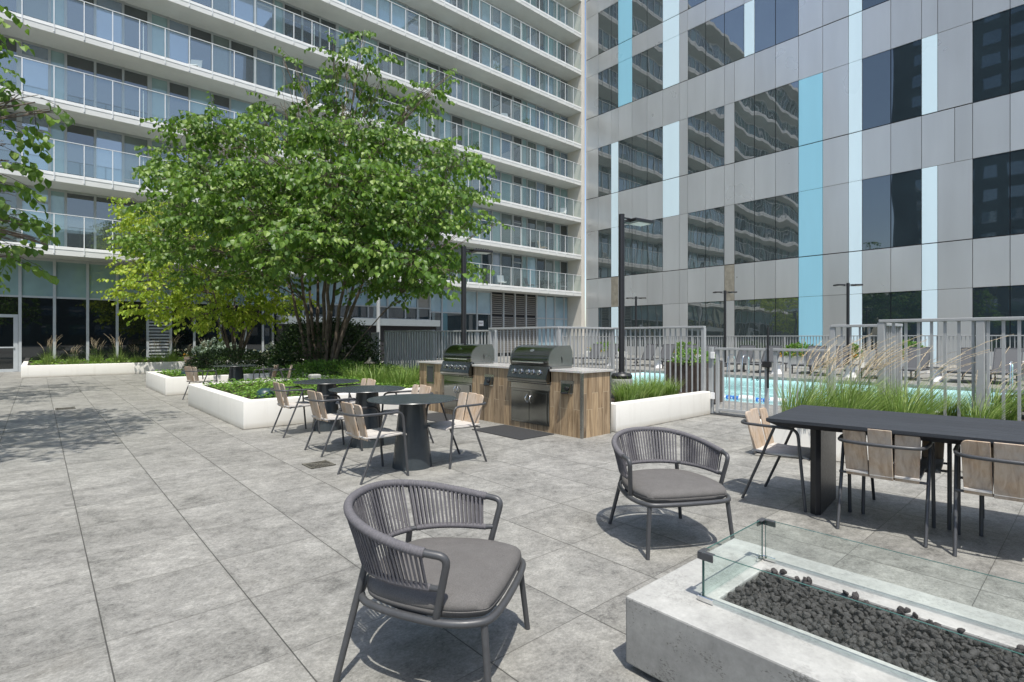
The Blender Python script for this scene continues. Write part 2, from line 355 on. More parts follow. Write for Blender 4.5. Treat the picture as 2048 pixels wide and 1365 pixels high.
M['rope_blue']=pm('blue_lane_float',(.03,.17,.55),.4)
M['city_dark']=pm('distant_tower_cladding',(.09,.095,.10),.5,var=.2,scale=.1)
M['city_tan']=pm('distant_stone_cladding',(.33,.31,.28),.8,var=.15,scale=.1)
# ------------------------------------------------------------------ setting
PX0,PX1,PY0,PY1=11.45,18.3,-6.0,12.5       # pool opening
g=MB()
for x0,x1,y0,y1 in ((-70,PX0,-60,70),(PX1,60,-60,70),(PX0,PX1,-60,PY0),(PX0,PX1,PY1,70)):
    g.add([(x0,y0,0),(x1,y0,0),(x1,y1,0),(x0,y1,0)],[(0,1,2,3)])
o=g.build('terrace_paving',M['ground'],recenter=False);tag(o,kind='structure')
# street level beyond the podium
g=MB();g.add([(-600,-600,-6),(600,-600,-6),(600,600,-6),(-600,600,-6)],[(0,1,2,3)])
o=g.build('street_ground',pm('asphalt',(.05,.05,.052),.9,scale=.2),recenter=False);tag(o,kind='structure')
# pool shell, water, raised far deck
g=MB();zf=-1.15
g.add([(PX0,PY0,zf),(PX1,PY0,zf),(PX1,PY1,zf),(PX0,PY1,zf)],[(0,1,2,3)])
for (x0,y0),(x1,y1) in (((PX0,PY0),(PX0,PY1)),((PX1,PY1),(PX1,PY0)),((PX0,PY1),(PX1,PY1)),((PX1,PY0),(PX0,PY0))):
    g.add([(x0,y0,zf),(x1,y1,zf),(x1,y1,-.002),(x0,y0,-.002)],[(0,1,2,3)])
o=g.build('pool_basin',M['pool_tile'],recenter=False);tag(o,kind='structure')
g=MB();g.add([(PX0+.003,PY0+.003,-.10),(PX1-.003,PY0+.003,-.10),(PX1-.003,PY1-.003,-.10),(PX0+.003,PY1-.003,-.10)],[(0,1,2,3)])
o=g.build('pool_water',M['water'],recenter=False);tag(o,kind='structure')
g=MB();g.box(PX1,33.1,-30,28.2,.004,.10)
o=g.build('pool_deck',M['ground'],bevel=.01,recenter=False);tag(o,kind='structure')
DZ=.10
# submerged steps along the far wall read as thin lines
g=MB()
for i in range(5): g.box(PX1-.35*(5-i)-.02,PX1-.35*(4-i)-.02,PY0+.01,PY1-.01,-1.1,-.95+.17*i)
o=g.build('pool_steps',M['pool_tile'],recenter=False);tag(o,kind='structure')
def text_mesh(s,size,mat,name='lettering',parent=None,ext=.002):
    cu=bpy.data.curves.new(name,'FONT');cu.body=s;cu.size=size;cu.extrude=ext;cu.align_x='CENTER'
    t=bpy.data.objects.new(name,cu);col.objects.link(t);bpy.context.view_layer.update()
    me=bpy.data.meshes.new_from_object(t.evaluated_get(bpy.context.evaluated_depsgraph_get()));bpy.data.objects.remove(t)
    me.materials.clear();me.materials.append(mat);o=bpy.data.objects.new(name,me);col.objects.link(o)
    if parent:o.parent=parent
    return o
o=text_mesh('3\' 6"',.2,M['metal_black'],'depth_marking')
o.location=(PX1-.006,7.55,-.075);o.rotation_euler=(R(90),0,R(-90))
o.location=(PX1-.006,8.0,-.06);tag(o,'black depth figures on the far pool edge','depth marking')
# lane rope
rp=thing('lane_rope','white and blue float rope across the near side of the pool','lane rope',(12.85,0,-.09))
g=MB();g.tube([(0,PY0+.05,0),(0,PY1-.05,0)],.02,6);g.build('rope',M['white_plastic'],rp)
gw=MB();gb=MB();y=PY0+.2
while y<PY1-1:
    for j in range(4): gb.tube([(0,y+j*.085,.01),(0,y+j*.085+.045,.01)],.05,10)
    gw.tube([(0,y+.36,.01),(0,y+.70,.01)],.085,10);y+=.74
gw.build('white_float',M['white_plastic'],rp,smooth=40);gb.build('blue_float',M['rope_blue'],rp,smooth=40)
# ------------------------------------------------------------------ apartment building (left)
YF,YW=28.5,30.0; XL,XR=-19.0,33.0
def xw(u,Y): r=ray(u); return r[0]*Y/r[1]
apt=thing('apartment_building','tall white apartment building with long glass fronted balconies','building',(7,30,0))
ab=-Vector((7,30,0))
def apart(mb,name,mat,parent=apt,**k):
    mb.v=[(a+ab.x,b+ab.y,c) for a,b,c in mb.v]; return mb.build(name,mat,parent,**k)
NF=10
fz=[4.77+3.0*i for i in range(NF)]
g=MB();g.box(XL,XR,30.35,45,-5.9,fz[-1]+3.4);apart(g,'wall',pm('dark_core_wall',(.06,.065,.07),.8))
g=MB();g.box(XR,XR+.42,YF-.02,30.34,-5.9,fz[-1]+3.4);apart(g,'fin_wall',M['fin'],bevel=.01)
g=MB();g.box(XL-.3,XL,YF-.02,45,-5.9,fz[-1]+3.4);apart(g,'fin_wall',M['fin'],bevel=.01)
for i,z in enumerate(fz):
    s=MB();s.box(XL,XR-.003,YF,30.34,z,z+.26);so=apart(s,'balcony',M['slab'],bevel=.008)
    s=MB();s.box(XL,XR-.003,YF-.015,YF+.06,z+.24,z+.37);apart(s,'edge_kerb',M['slab_edge'],so,bevel=.006)
    # guard rail
    s=MB();x=-18.6;q=0;xs=[]
    while x<XR-.1:
        xs.append(x); s.box(x-.016,x+.016,YF-.045,YF-.005,z+.06,z+1.66)
        if q%8==7: s.box(x+.13,x+.16,YF+.03,YF+.06,z+.3,z+1.6)
        x+=.955;q+=1
    s.box(XL,XR-.02,YF-.05,YF-.00,z+1.665,z+1.69)
    apart(s,'guard_rail',M['rail_white'],so)
    s=MB();s.add([(XL,YF+.012,z+.41),(XR-.05,YF+.012,z+.41),(XR-.05,YF+.012,z+1.65),(XL,YF+.012,z+1.65)],[(0,1,2,3)])
    apart(s,'glass_screen',M['rail_glass'],so)
# mullions and panes of the upper floors; bay rhythm read from the facade
rh=[.94,.53,1.0,1.01,1.01,.75,.88,.99,.82,1.2]
win=[];rnd=random.Random(3)
for i,z in enumerate(fz):
    f=MB();z0=z+.262;z1=z+2.998
    x=-.56-sum(rh)*2;k=0
    edges=[]
    while x<XR: edges.append(x);x+=rh[k%len(rh)];k+=1
    edges.append(XR)
    f.box(edges[0],XR,YW-.03,YW+.06,z1-.10,z1);f.box(edges[0],XR,YW-.03,YW+.06,z0,z0+.09)
    for j,x in enumerate(edges[:-1]):
        w=.045 if j%5 else .085
        f.box(x-w,x+w,YW-.06,YW+.08,z0,z1)
        x1=edges[j+1]
        if x1-x<.2: continue
        door=(j%10==0)
        if door: f.box(x+.06,x1-.06,YW-.028,YW+.05,z0+2.05,z0+2.15)
        ty=rnd.random();narrow=(j%10 in(1,5))
        m='win_teal' if narrow or ty<.12 else ('win_olive' if ty<.28 else ('win_dark' if ty<.70 else ('win_blue' if ty<.9 else 'win_sky')))
        win.append((x,x1,z0,z1,m,Vector((x,YW,(z0+z1)/2-1.4)).length))
        if rnd.random()<.25 and not narrow: f.box(x+.05,x1-.05,YW-.027,YW+.05,z0+.6,z0+.66)
    apart(f,'window_frame',M['frame_grey'])
def vis(x,z):
    Z=x*FW[0]+YW*FW[1]
    if Z<1:return False
    u=1024+FP*(x*RT[0]+YW*RT[1])/Z;v=HP-FP*(z-HC)/Z
    return -60<u<1180 and v>-60
inn=[w for w in win if vis((w[0]+w[1])/2,w[2])];inn.sort(key=lambda w:w[5])
first=set(id(w) for w in inn[:100])
rest={}
for w in win:
    x0,x1,z0,z1,m,_=w
    if id(w) in first:
        g=MB();g.box(x0+.03,x1-.03,YW,YW+.02,z0+.03,z1-.03);apart(g,'window',M[m])
    else: rest.setdefault(m,MB()).box(x0+.03,x1-.03,YW,YW+.02,z0+.03,z1-.03)
allr=MB();mats=[];
for k,(m,b) in enumerate(rest.items()):
    mats.append(M[m]);allr.add(b.v,b.f,k)
o=apart(allr,'upper_window',mats);o['kind']='stuff'
# ground floor front
f=MB();mul=[-.54,.54,1.65,2.7,3.85,4.77,5.76,6.91,8.09,8.95,9.46,10.6,11.7,12.8,13.87,14.9,16.0,17.1,18.3,19.4]
mul+=[20.39,22.15,23.4,24.7];
for x in mul: f.box(x-.05,x+.05,YW-.08,YW+.08,0,4.765)
for x in (-1.9,-3.2,-4.4,-5.6,-6.8): f.box(x-.05,x+.05,YW-.08,YW+.08,0,4.765)
f.box(-8,24.7,YW-.05,YW+.07,4.66,4.765);f.box(-8,24.7,YW-.05,YW+.07,3.08,3.16);f.box(-.54,13,YW-.05,YW+.07,0,.25)
for x in (25.9,27.05,28.2,29.35,30.4,31.4,32.5): f.box(x-.06,x+.06,YW-.08,YW+.08,0,4.765)
f.box(29.35,33,YW-.05,YW+.07,2.9,3.0)
# door frame
f.box(-1.85,-.6,YW-.06,YW+.06,2.24,2.36);f.box(-.74,-.6,YW-.06,YW+.06,.02,2.24);f.box(-1.85,-.6,YW-.055,YW+.055,0,.12)
f.box(-1.85,-.7,YW-.10,YW-.07,.98,1.03)
apart(f,'shopfront_frame',pm('satin_aluminium_frame',(.42,.45,.46),.35,var=.05))
xs=sorted([-8,-6.8,-5.6,-4.4,-3.2,-1.9]+mul)
for a,b in zip(xs,xs[1:]):
    if abs(a-3.85)<.01: continue
    lo=MB();lo.box(a+.05,b-.05,YW,YW+.02,.12,3.08);up=MB();up.box(a+.05,b-.05,YW,YW+.02,3.16,4.66)
    pool=b>9.4
    apart(lo,'shopfront_pane',M['shopglass' if not pool else 'win_dark']);apart(up,'transom_pane',M['win_sky' if pool else 'win_teal'])
for a,b in ((29.35,30.4),(30.4,31.4),(31.4,32.5),(32.5,33)):
    lo=MB();lo.box(a+.05,b-.03,YW,YW+.02,0,4.7);apart(lo,'shopfront_pane',M['win_sky'])
# louvre panels
for a,b,mt in ((3.9,4.72,'frame_grey'),(24.76,25.84,'brown_frame'),(25.96,26.99,'brown_frame'),(27.11,28.14,'brown_frame'),(28.26,29.29,'brown_frame')):
    s=MB();z=.3
    while z<(3.05 if mt=='frame_grey' else 4.65):
        if not(2.95<z<3.1): s.add([(a,YW-.08,z),(b,YW-.08,z),(b,YW+.03,z+.06),(a,YW+.03,z+.06),(a,YW-.08,z+.055),(b,YW-.08,z+.055),(b,YW+.03,z+.115),(a,YW+.03,z+.115)],[(0,3,2,1),(4,5,6,7),(0,1,5,4),(2,3,7,6),(0,4,7,3),(1,2,6,5)])
        z+=.15
    apart(s,'louvre_panel',M[mt])
    s=MB();s.box(a,b,YW+.06,YW+.08,.2,4.7);apart(s,'louvre_backing',M['joint'])
    if mt=='frame_grey': s=MB();s.box(a,b,YW,YW+.02,3.16,4.66);apart(s,'transom_pane',M['win_teal'])
# entrance canopy beam with dark recess and window strip over it
s=MB();s.box(9.6,19.35,YF+.1,YW-.09,2.12,2.52);apart(s,'canopy_beam',M['beam'],bevel=.01)
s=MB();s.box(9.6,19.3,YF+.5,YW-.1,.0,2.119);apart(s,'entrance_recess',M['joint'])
s=MB();s.box(9.6,19.35,YW-.30,YW-.1,2.56,2.62)
for x in (9.65,11.0,12.3,13.6,14.9,16.2,17.45,18.35,19.3): s.box(x-.045,x+.045,YW-.3,YW-.09,2.62,4.76)
s.box(9.6,19.35,YW-.29,YW-.1,3.28,3.36);apart(s,'clerestory_frame',M['frame_grey'])
s=MB();s.box(9.6,18.3,YW-.2,YW-.12,3.36,4.74);apart(s,'clerestory_pane',M['win_sky'])
s=MB();s.box(9.6,19.3,YW-.2,YW-.12,2.62,3.28);apart(s,'clerestory_pane',M['win_dark'])
s=MB();s.tube([(14.95,YF+.05,0),(14.95,YF+.05,4.76)],.11,16);apart(s,'column',M['frame_grey'],smooth=40)
s=MB();s.box(18.4,19.25,YW-.2,YW-.12,3.36,4.72);apart(s,'louvre_backing',M['brown_frame'])
s=MB();s.box(23.5,23.93,YW-.11,YW-.08,2.25,2.62);so=apart(s,'door_sign',M['white_plastic'])
t=text_mesh('EXIT',.17,M['metal_black'],'lettering',so);t.location=(23.715+ab.x,YW-.113+ab.y,2.38);t.rotation_euler=(R(90),0,0)
s=MB();s.box(XL-.3,XR+.42,YF,45,fz[-1]+3.4,fz[-1]+3.7);apart(s,'roof',M['slab'])
# ------------------------------------------------------------------ panel clad tower (right)
XB=30.0
tw=thing('office_tower','grey panelled tower with dark windows and sky blue strips','building',(30,8,0))
tb=-Vector((30,8,0))
def tpart(mb,name,mat,parent=tw,**k):
    mb.v=[(a+tb.x,b+tb.y,c) for a,b,c in mb.v]; return mb.build(name,mat,parent,**k)
KS=33.35/30;XB=33.35
yb=[25.48,24.33,23.17,22.57,21.42,20.23,19.05,17.87,17.29,16.11,14.94,14.34,13.19,12.05,10.87,9.71,8.55,7.97,6.80,5.63,5.05,3.86,2.68,1.5,.33,-.26,-1.43,-2.6,-3.77]+[-3.77-1.17*k for k in range(1,11)]
rows=[-.3,3.55,5.65,9.1,11.5,15.0,17.35,20.4,21.7,24.7,26.0,29.0,30.6,33.6,35.2]
yb=[y*KS for y in yb];rows=[(z-1.4)*KS+1.4 for z in rows]
yb6=yb[:11]+[13.77*KS,13.19*KS]+yb[12+1:]   # half bay shifts on the upper rows
def cell(r,c):
    if c>=27: return 'win' if r%2==0 and c in(29,30,31,34,35) else ('pale' if c==28 else 'grey')
    if c==16: return 'pale'
    if c==14 and r<=4: return 'blue'
    if r==1:
        return 'tan' if c in(2,10) else ('pale' if c==19 else ('win' if 0 else 'grey'))
    if r in(0,2,4):
        if c==2: return 'pale'
        if c==19: return 'pale'
        if c==6 and r==4: return 'pale'
        if c in(1,3,4,5,8,9,11,12,13,17,18,21,22,23,26): return 'win'
        return 'grey'
    if r==3: return 'pale' if c in(2,6) else ('grey')
    if r==5: return 'grey'
    if r in(6,8,10,12):
        if c==3:return 'blue'
        if c==6:return 'pale'
        if c in(1,2,4,5,8,9): return 'win'
        if r in(6,) and c==10: return 'win'
        if r==6 and c==11: return 'pale'
        if c in(12,13,17): return 'win'
        if c in(21,22): return 'win'
        return 'grey'
    if r in(7,9,11,13): return {3:'blue',6:'pale'}.get(c,'grey')
    return 'grey'
g=MB();g.box(XB+.05,XB+14,yb[-1],yb[0],-5.9,39.5);tpart(g,'wall',M['joint'])
gg=MB();pn={'pale':M['panel_pale'],'blue':M['panel_blue'],'tan':M['tan']}
for r in range(len(rows)-1):
    Y=yb6 if r in(6,7) else yb
    z0,z1=rows[r],rows[r+1]
    for c in range(len(Y)-1):
        y1,y0=Y[c],Y[c+1];k=cell(r,c)
        e=.011
        zb=z0+.01;zt=z1-.01
        if r%2: zt=z1-.022
        if r%2==0: zb=z0+.03
        if k=='win':
            w=MB();w.box(XB+.02,XB+.05,y0+.02,y1-.02,zb,zt);o=tpart(w,'window',M['win_tower'])
            if c in(17,18,21,22,23): o.data.materials[0]=M['win_dark']
            # slim edge frame a hair proud of the pane
            fr=MB();fr.box(XB+.0,XB+.03,y0+.012,y0+.02,zb,zt);fr.box(XB,XB+.03,y1-.02,y1-.012,zb,zt);fr.build('edge_frame',M['joint'],o)
            fr=None
        elif k=='grey':
            if r==0: # low wall panels under ground floor glazing are plain
                pass
            if r==3 and c==19: continue
            if r==3 and c==20:
                gg.box(XB,XB+.05,4.46*KS+e,5.63*KS-e,zb,zt);gg.box(XB,XB+.05,y0+e,4.46*KS-e,zb,zt);continue
            gg.box(XB,XB+.05,y0+e,y1-e,zb,zt)
        else:
            w=MB();w.box(XB,XB+.05,y0+e,y1-e,zb,zt);tpart(w,{'pale':'pale_panel','blue':'blue_panel','tan':'bare_panel'}[k],pn[k],bevel=.004,seg=1)
tpart(gg,'grey_cladding',M['panel_grey'],bevel=.004,seg=1)
# sill panels below the ground floor windows
for c in range(len(yb)-1):
    if cell(0,c)=='win': s=MB();s.box(XB-.03,XB+.018,yb[c+1]+.01,yb[c]-.01,-.3,.75);tpart(s,'sill_panel',M['panel_grey'])
# ------------------------------------------------------------------ city blocks behind the camera (they show in the glass)
def block(name,label,x0,x1,y0,y1,h,mat,dx,face):
    t=thing(name,label,'building',((x0+x1)/2,(y0+y1)/2,-6));c=Vector(t.location)
    g=MB();g.box(x0-c.x,x1-c.x,y0-c.y,y1-c.y,0,h+6);g.build('wall',mat,t)
    w=MB();z=8.
    while z<h+4:
        if face=='x':
            y=y0+.6
            while y<y1-dx: w.box(x1-c.x-.05,x1-c.x+.04,y-c.y,y-c.y+dx*.62,z,z+1.9);y+=dx
        else:
            x=x0+.6
            while x<x1-dx: w.box(x-c.x,x-c.x+dx*.62,y1-c.y-.05,y1-c.y+.04,z,z+1.9);x+=dx
        z+=3.6
    w.build('window_band',M['win_blue'],t)
block('glass_tower','dark gridded tower reflected in the office windows',-75,-48,2,26,78,M['city_dark'],3.,'x')
block('stone_tower','pale tower reflected in the balcony windows',-42,-14,-95,-72,70,M['city_tan'],3.2,'y')
block('city_block','low block reflected in the ground floor glass',-20,60,-90,-75,22,M['city_dark'],4.,'y')
block('slab_tower','dark slab tower reflected in the right balcony windows',48,70,-120,-95,90,M['city_dark'],3.4,'y')
# ------------------------------------------------------------------ balcony furniture
def bchair(x,fl,label,mat,rz):
    t=thing('balcony_chair',label,'chair',(x,29.3,fz[fl]+.262),rz)
    s=MB();s.box(-.25,.25,-.25,.25,.38,.42);s.build('seat',mat,t,bevel=.01)
    s=MB();s.add([(-.25,-.24,.42),(.25,-.24,.42),(.25,-.40,.95),(-.25,-.40,.95),(-.25,-.27,.42),(.25,-.27,.42),(.25,-.43,.95),(-.25,-.43,.95)],[(0,1,2,3),(7,6,5,4),(0,4,5,1),(3,2,6,7),(0,3,7,4),(1,5,6,2)]);s.build('backrest',mat,t)
    for a in(-1,1):
        for b in(-1,1): s=MB();s.tube([(a*.23,b*.2,.38),(a*.26,b*.25,0)],.014,6);s.build('leg',M['metal_dark'],t)
bchair(25.2,0,'pale folding chair on the lowest balcony, left of a second','' or M['white_plastic'],R(160))
bchair(28.0,0,'grey folding chair on the lowest balcony towards the concrete fin',M['sling'],R(200))
bchair(31.6,2,'white chair at the fin end of the third balcony from below',M['white_plastic'],R(120))
bchair(25.5,4,'white reclined chair on the fifth balcony from below',M['white_plastic'],R(150))
def bplant(x,fl,label,s):
    t=thing('balcony_plant',label,'potted plant',(x,29.0,fz[fl]+.262))
    g=MB();g.lathe([(.11*s,0),(.16*s,.3*s),(.0,.3*s)],12,cap=False);g.build('pot',M['white_plastic'] if s<1 else M['fin'],t)
    r_=random.Random(int(x*10));g=MB()
    for _ in range(120):
        a_=r_.uniform(0,6.28);e=r_.uniform(.1,.35)*s;p=Vector((math.cos(a_)*e,math.sin(a_)*e,.3*s+r_.uniform(0,.7)*s));d=Vector((math.cos(a_),math.sin(a_),r_.uniform(-.3,.8))).normalized()
        q=d.cross(Vector((0,0,1)))*.035;g.add([p-q,p+q,p+d*.16+q*.2,p+d*.16-q*.2],[(0,1,2,3)])
    g.build('foliage',M['leaf_b'],t)
M['leaf_b']=pm('balcony_plant_green',(.07,.16,.04),.6,var=.4,scale=20)
bplant(19.2,4,'leafy potted plant on the fifth balcony from below, right of the tree',1.1)
bplant(17.6,3,'leafy potted plant on the fourth balcony from below, just right of the tree',1.)
bplant(24.6,5,'small potted plant on the sixth balcony from below',.9)
bplant(27.4,4,'small potted plant on the fifth balcony towards the fin',.8)
bplant(22.6,3,'small potted plant on the fourth balcony, middle of the open stretch',.8)
bplant(3.6,4,'tall potted plant on the fifth balcony above the tree at left',1.3)
bchair(30.2,0,'dark folding chair on the lowest balcony nearest the fin',M['metal_dark'],R(170))
bchair(21.5,1,'grey chair on the second balcony from below beside the tree edge',M['sling'],R(170))
bchair(29.4,1,'brown chair on the second balcony from below near the fin',M['teak'] if 'teak' in M else M['sling'],R(200))
bchair(18.6,5,'white chair on the sixth balcony from below above the tree',M['white_plastic'],R(150))
bchair(9.0,5,'dark chair on the sixth balcony from below above the tree top',M['metal_dark'],R(170))
bchair(5.6,3,'white chair behind the glass of the fourth balcony, above the tree on the left',M['white_plastic'],R(150))
# ------------------------------------------------------------------ planters
def walls(name,label,path,h=.44,th=.16,soil=()):
    "planter: one mitred rendered wall strip (bed on its right-hand side) plus soil"
    P=[Vector((a,b)) for a,b in path];n=len(P)
    xs=[p.x for p in P];ys=[p.y for p in P];c=((min(xs)+max(xs))/2,(min(ys)+max(ys))/2,0)
    inn=[]
    for i in range(n):
        ds=[]
        if i>0: d=(P[i]-P[i-1]).normalized();ds.append(Vector((d.y,-d.x)))
        if i<n-1: d=(P[i+1]-P[i]).normalized();ds.append(Vector((d.y,-d.x)))
        inn.append(P[i]+(ds[0]+ds[1] if len(ds)==2 and abs(ds[0].dot(ds[1]))<.5 else ds[0])*th)
    t=thing(name,label,'planter',c);g=MB()
    vs=[(p.x-c[0],p.y-c[1],z) for z in(0,h) for p in P+inn];fs=[]
    for i in range(n-1):
        j=i+1
        fs+=[(j,i,2*n+i,2*n+j),(n+i,n+j,3*n+j,3*n+i),(2*n+i,3*n+i,3*n+j,2*n+j),(i,j,n+j,n+i)]
    fs+=[(0,n,3*n,2*n),(2*n-1,n-1,3*n-1,4*n-1)]
    g.add(vs,fs);g.build('wall',M['planter_wall'],t,bevel=.014,seg=3,smooth=50)
    if soil:
        g=MB()
        for x0,x1,y0,y1,z in soil: g.box(x0-c[0],x1-c[0],y0-c[1],y1-c[1],.01,z)
        g.build('soil',M['soil'],t)
    return t
walls('tree_planter','long white planter bending round the seating nook under the big tree',
 [(6.2,9.08),(6.2,8.72),(2.33,8.72),(2.33,12.7),(5.36,12.7),(5.36,15.1),(2.30,15.1),(2.30,18.2),(9.2,18.2)],.44,soil=[(2.5,5.2,8.89,12.53,.40),(5.53,9.2,9.1,18.03,.395),(5.2,5.53,8.89,12.53,.398),(2.47,5.53,15.27,18.03,.405)])
walls('rear_planter','low white planter running along the shopfront windows',[(9.3,25.0),(-.43,25.0),(-.43,29.85)],.43,soil=[(-.26,9.3,25.17,29.8,.38)])
walls('lamp_planter','white planter beside the grill counter with the tall lamp in it',[(9.18,4.83),(6.38,4.83),(6.38,7.2)],.42,soil=[(6.55,9.18,5.0,7.0,.36)])
t=thing('grass_planter','white planter of feathery grass behind the long black table','planter',(7.5,1.,0));c=Vector((7.5,1.,0))
def pw(pl,z0,z1,nm,m,**k):
    g=MB();g.prism([(x-c.x,y-c.y) for x,y in pl],z0,z1);g.build(nm,m,t,**k)
pw([(6.36,2.80),(8.20,-1.2),(8.38,-1.2),(6.62,2.64),(9.15,2.64),(9.15,2.80)],0,.42,'wall',M['planter_wall'],bevel=.012)
pw([(8.385,-1.2),(9.15,-1.2),(9.15,2.635),(6.625,2.635)],.01,.38,'soil',M['soil'])
# ------------------------------------------------------------------ fences
def fence(name,label,P,h,z0=0,post_every=1.8,pitch=.114,rail=.09,base=.08,cat='fence',end_posts=True,pr=.011,posts_w=.035,mat=None):
    mat=mat or M['fence_grey'];P=[Vector((p[0],p[1],0)) for p in P]
    c=P[0].copy();c.z=z0;t=thing(name,label,cat,c)
    pk=MB();rl=MB();rb=MB();nposts=[]
    for a,b in zip(P,P[1:]):
        d=b-a;L=d.length;ang=math.atan2(d.y,d.x);u=d/L
        def M4(s,z,off=0): q=a+u*s-c;q.z=z;return Matrix.Translation(q)@Matrix.Rotation(ang,4,'Z')
        rl.obox(M4(L/2,h-.02),L+.05,rail,.04);rb.obox(M4(L/2,base+.02),L,.035,.035)
        n=max(1,round(L/pitch))
        for i in range(n+1): pk.obox(M4(L*i/n,(h-.04+base+.04)/2),pr*2,pr*2,h-.04-base-.03)
        m=max(1,round(L/post_every))
        for i in range(0 if a is P[0] else 1,m+1): nposts.append((M4(L*i/m,(h-.04)/2),posts_w))
    pk.build('pickets',mat,t);rl.build('top_rail',mat,t,bevel=.006);rb.build('bottom_rail',mat,t)
    for m4,w in nposts:
        s=MB();s.obox(m4,w*2,w*2,h-.041);s.build('post',mat,t,bevel=.004,seg=1)
    return t
PZ=.36
fence('pool_fence','tall grey picket fence from the gate back behind the lamp planter',[(9.22,4.99),(9.22,7.08),(7.53,7.08),(7.53,9.15)],1.62,0)
fence('pool_fence','grey picket fence seen over the left grill',[(8.75,10.45),(8.35,12.7)],1.60,0,pr=.017)
fence('pool_fence','densely seen grey picket fence right of the dark shrub',[(8.35,12.7),(8.0,14.8)],1.62,0,pr=.022)
fence('pool_fence','short grey picket fence end against the dark shrub',[(9.0,17.2),(10.0,19.6)],1.60,0,pr=.022)
fence('pool_fence','tall grey picket fence behind the feathery grasses, nearest the gate',[(9.25,2.85),(9.25,2.0),(8.38,2.0)],1.60,0,post_every=.9)
fence('pool_fence','tallest grey picket fence running off behind the long table',[(8.38,2.0),(8.3,.0),(8.3,-2.5)],1.64,0,post_every=1.15,pitch=.13,pr=.014,posts_w=.04)
fence('far_fence','long low grey fence along the foot of the panelled tower',[(26.6,24.5),(26.6,-4)],1.40,DZ,post_every=2.4,pitch=.125,pr=.013)
# gate
gt=thing('pool_gate','grey picket gate with dark latch beside the lamp planter','gate',(9.25,4.76,0),R(-90))
def gpart(x0,x1,h,parent,name):
    g=MB();g.box(x0,x1,-.045,.045,h-.04,h);g.box(x0+.05,x1-.05,-.02,.02,.07,.12)
    for k in(x0,x1-.055): g.box(k,k+.055,-.027,.027,.03,h-.041)
    g.build('gate_frame',M['fence_grey'],parent,bevel=.004)
    g=MB();n=round((x1-x0-.05)/.114)
    for i in range(1,n): x=x0+.03+(x1-x0-.06)*i/n;g.box(x-.011,x+.011,-.011,.011,.12,h-.041)
    g.build('pickets',M['fence_grey'],parent)
gpart(.0,.93,1.22,gt,'leaf')
g=MB();g.box(-.13,-.06,-.035,.035,0,1.23);g.build('hinge_post',M['fence_grey'],gt,bevel=.004)
for z in(.28,1.02): g=MB();g.box(-.075,.0,-.075,-.046,z,z+.12);g.build('hinge',M['white_plastic'],gt,bevel=.006)
g=MB();g.tube([(.945,-.05,.55),(.945,-.05,1.58)],.018,8);g.box(.86,1.0,-.09,-.03,.9,1.0);g.build('latch',M['metal_black'],gt,bevel=.004)
g=MB();g.box(-.13,1.05,-.06,.06,.003,.02);g.build('threshold',M['metal_dark'],gt)
ft=thing('fence_panel','low grey picket panel right of the gate latch','fence',(9.25,3.74,0),R(-90));gpart(0,.86,1.22,ft,'panel')
# ------------------------------------------------------------------ lamps
def lamp(label,x,y,h,rz,double=False,r=.05,pot=False,z0=0,hl=.5):
    t=thing('lamp_post',label,'lamp post',(x,y,z0),rz)
    g=MB();g.tube([(0,0,.03),(0,0,h)],r,16);g.tube([(0,0,h),(0,0,h+.012)],r*1.02,16);g.build('pole',M['metal_black'],t,smooth=40)
    g=MB();g.lathe([(.13,0),(.13,.05),(.09,.07),(.07,.12),(r+.005,.13)],24);g.build('base_cover',M['metal_black'],t,smooth=40)
    for s in((1,-1) if double else (1,)):
        g=MB();g.box(s*.04 if s>0 else -.20,.20 if s>0 else -.04,-.02,.02,h-.11,h-.085);g.box(s*.04 if s>0 else -.20,.20 if s>0 else -.04,-.02,.02,h-.055,h-.035);ar=g.build('arm',M['metal_black'],t)
        g=MB();a,b=(.19,.19+hl) if s>0 else (-.19-hl,-.19);g.box(a,b,-.15,.15,h-.10,h-.04);hd=g.build('head',M['metal_black'],t,bevel=.015)
        g=MB();g.box(a+.1,b-.04,-.12,.12,h-.106,h-.1005);g.build('lens',M['white_plastic'],hd)
        if hl>.45:
            g=MB()
            for k in range(6): g.box(a+.08+k*.06,a+.09+k*.06,-.13,.13,h-.0405,h-.02)
            g.build('heat_fins',M['metal_black'],hd)
    return t
lamp('tall black lamp post in the planter beside the grill counter',7.49,5.56,3.48,R(-8),z0=.72-.69+.0,hl=.45)
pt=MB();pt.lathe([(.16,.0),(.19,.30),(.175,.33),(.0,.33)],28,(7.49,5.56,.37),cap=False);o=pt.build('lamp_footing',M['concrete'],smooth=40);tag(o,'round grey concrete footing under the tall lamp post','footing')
pt=MB();pt.lathe([(.0,0),(.17,0),(.18,.02),(.18,.05),(.15,.085),(.06,.1),(.055,.11)],28,(7.49,5.56,.705),cap=False);o=pt.build('footing_collar',M['metal_black'],smooth=40);tag(o,'black collar round the foot of the tall lamp','collar')
lamp('black lamp post rising behind the left grill',7.36,9.92,3.5,R(-12),r=.06)
for u,v,lb in ((1272,594,'black two headed lamp post, leftmost beyond the pool'),(1450,582,'black two headed lamp post, middle one beyond the pool'),(1696,567,'black two headed lamp post, rightmost beyond the pool')):
    tt=2.1*FP/(HP-v);p=at(u,v,tt);lamp(lb,p.x,p.y,3.4,R(-43),True,r=.055,z0=DZ,hl=.30)
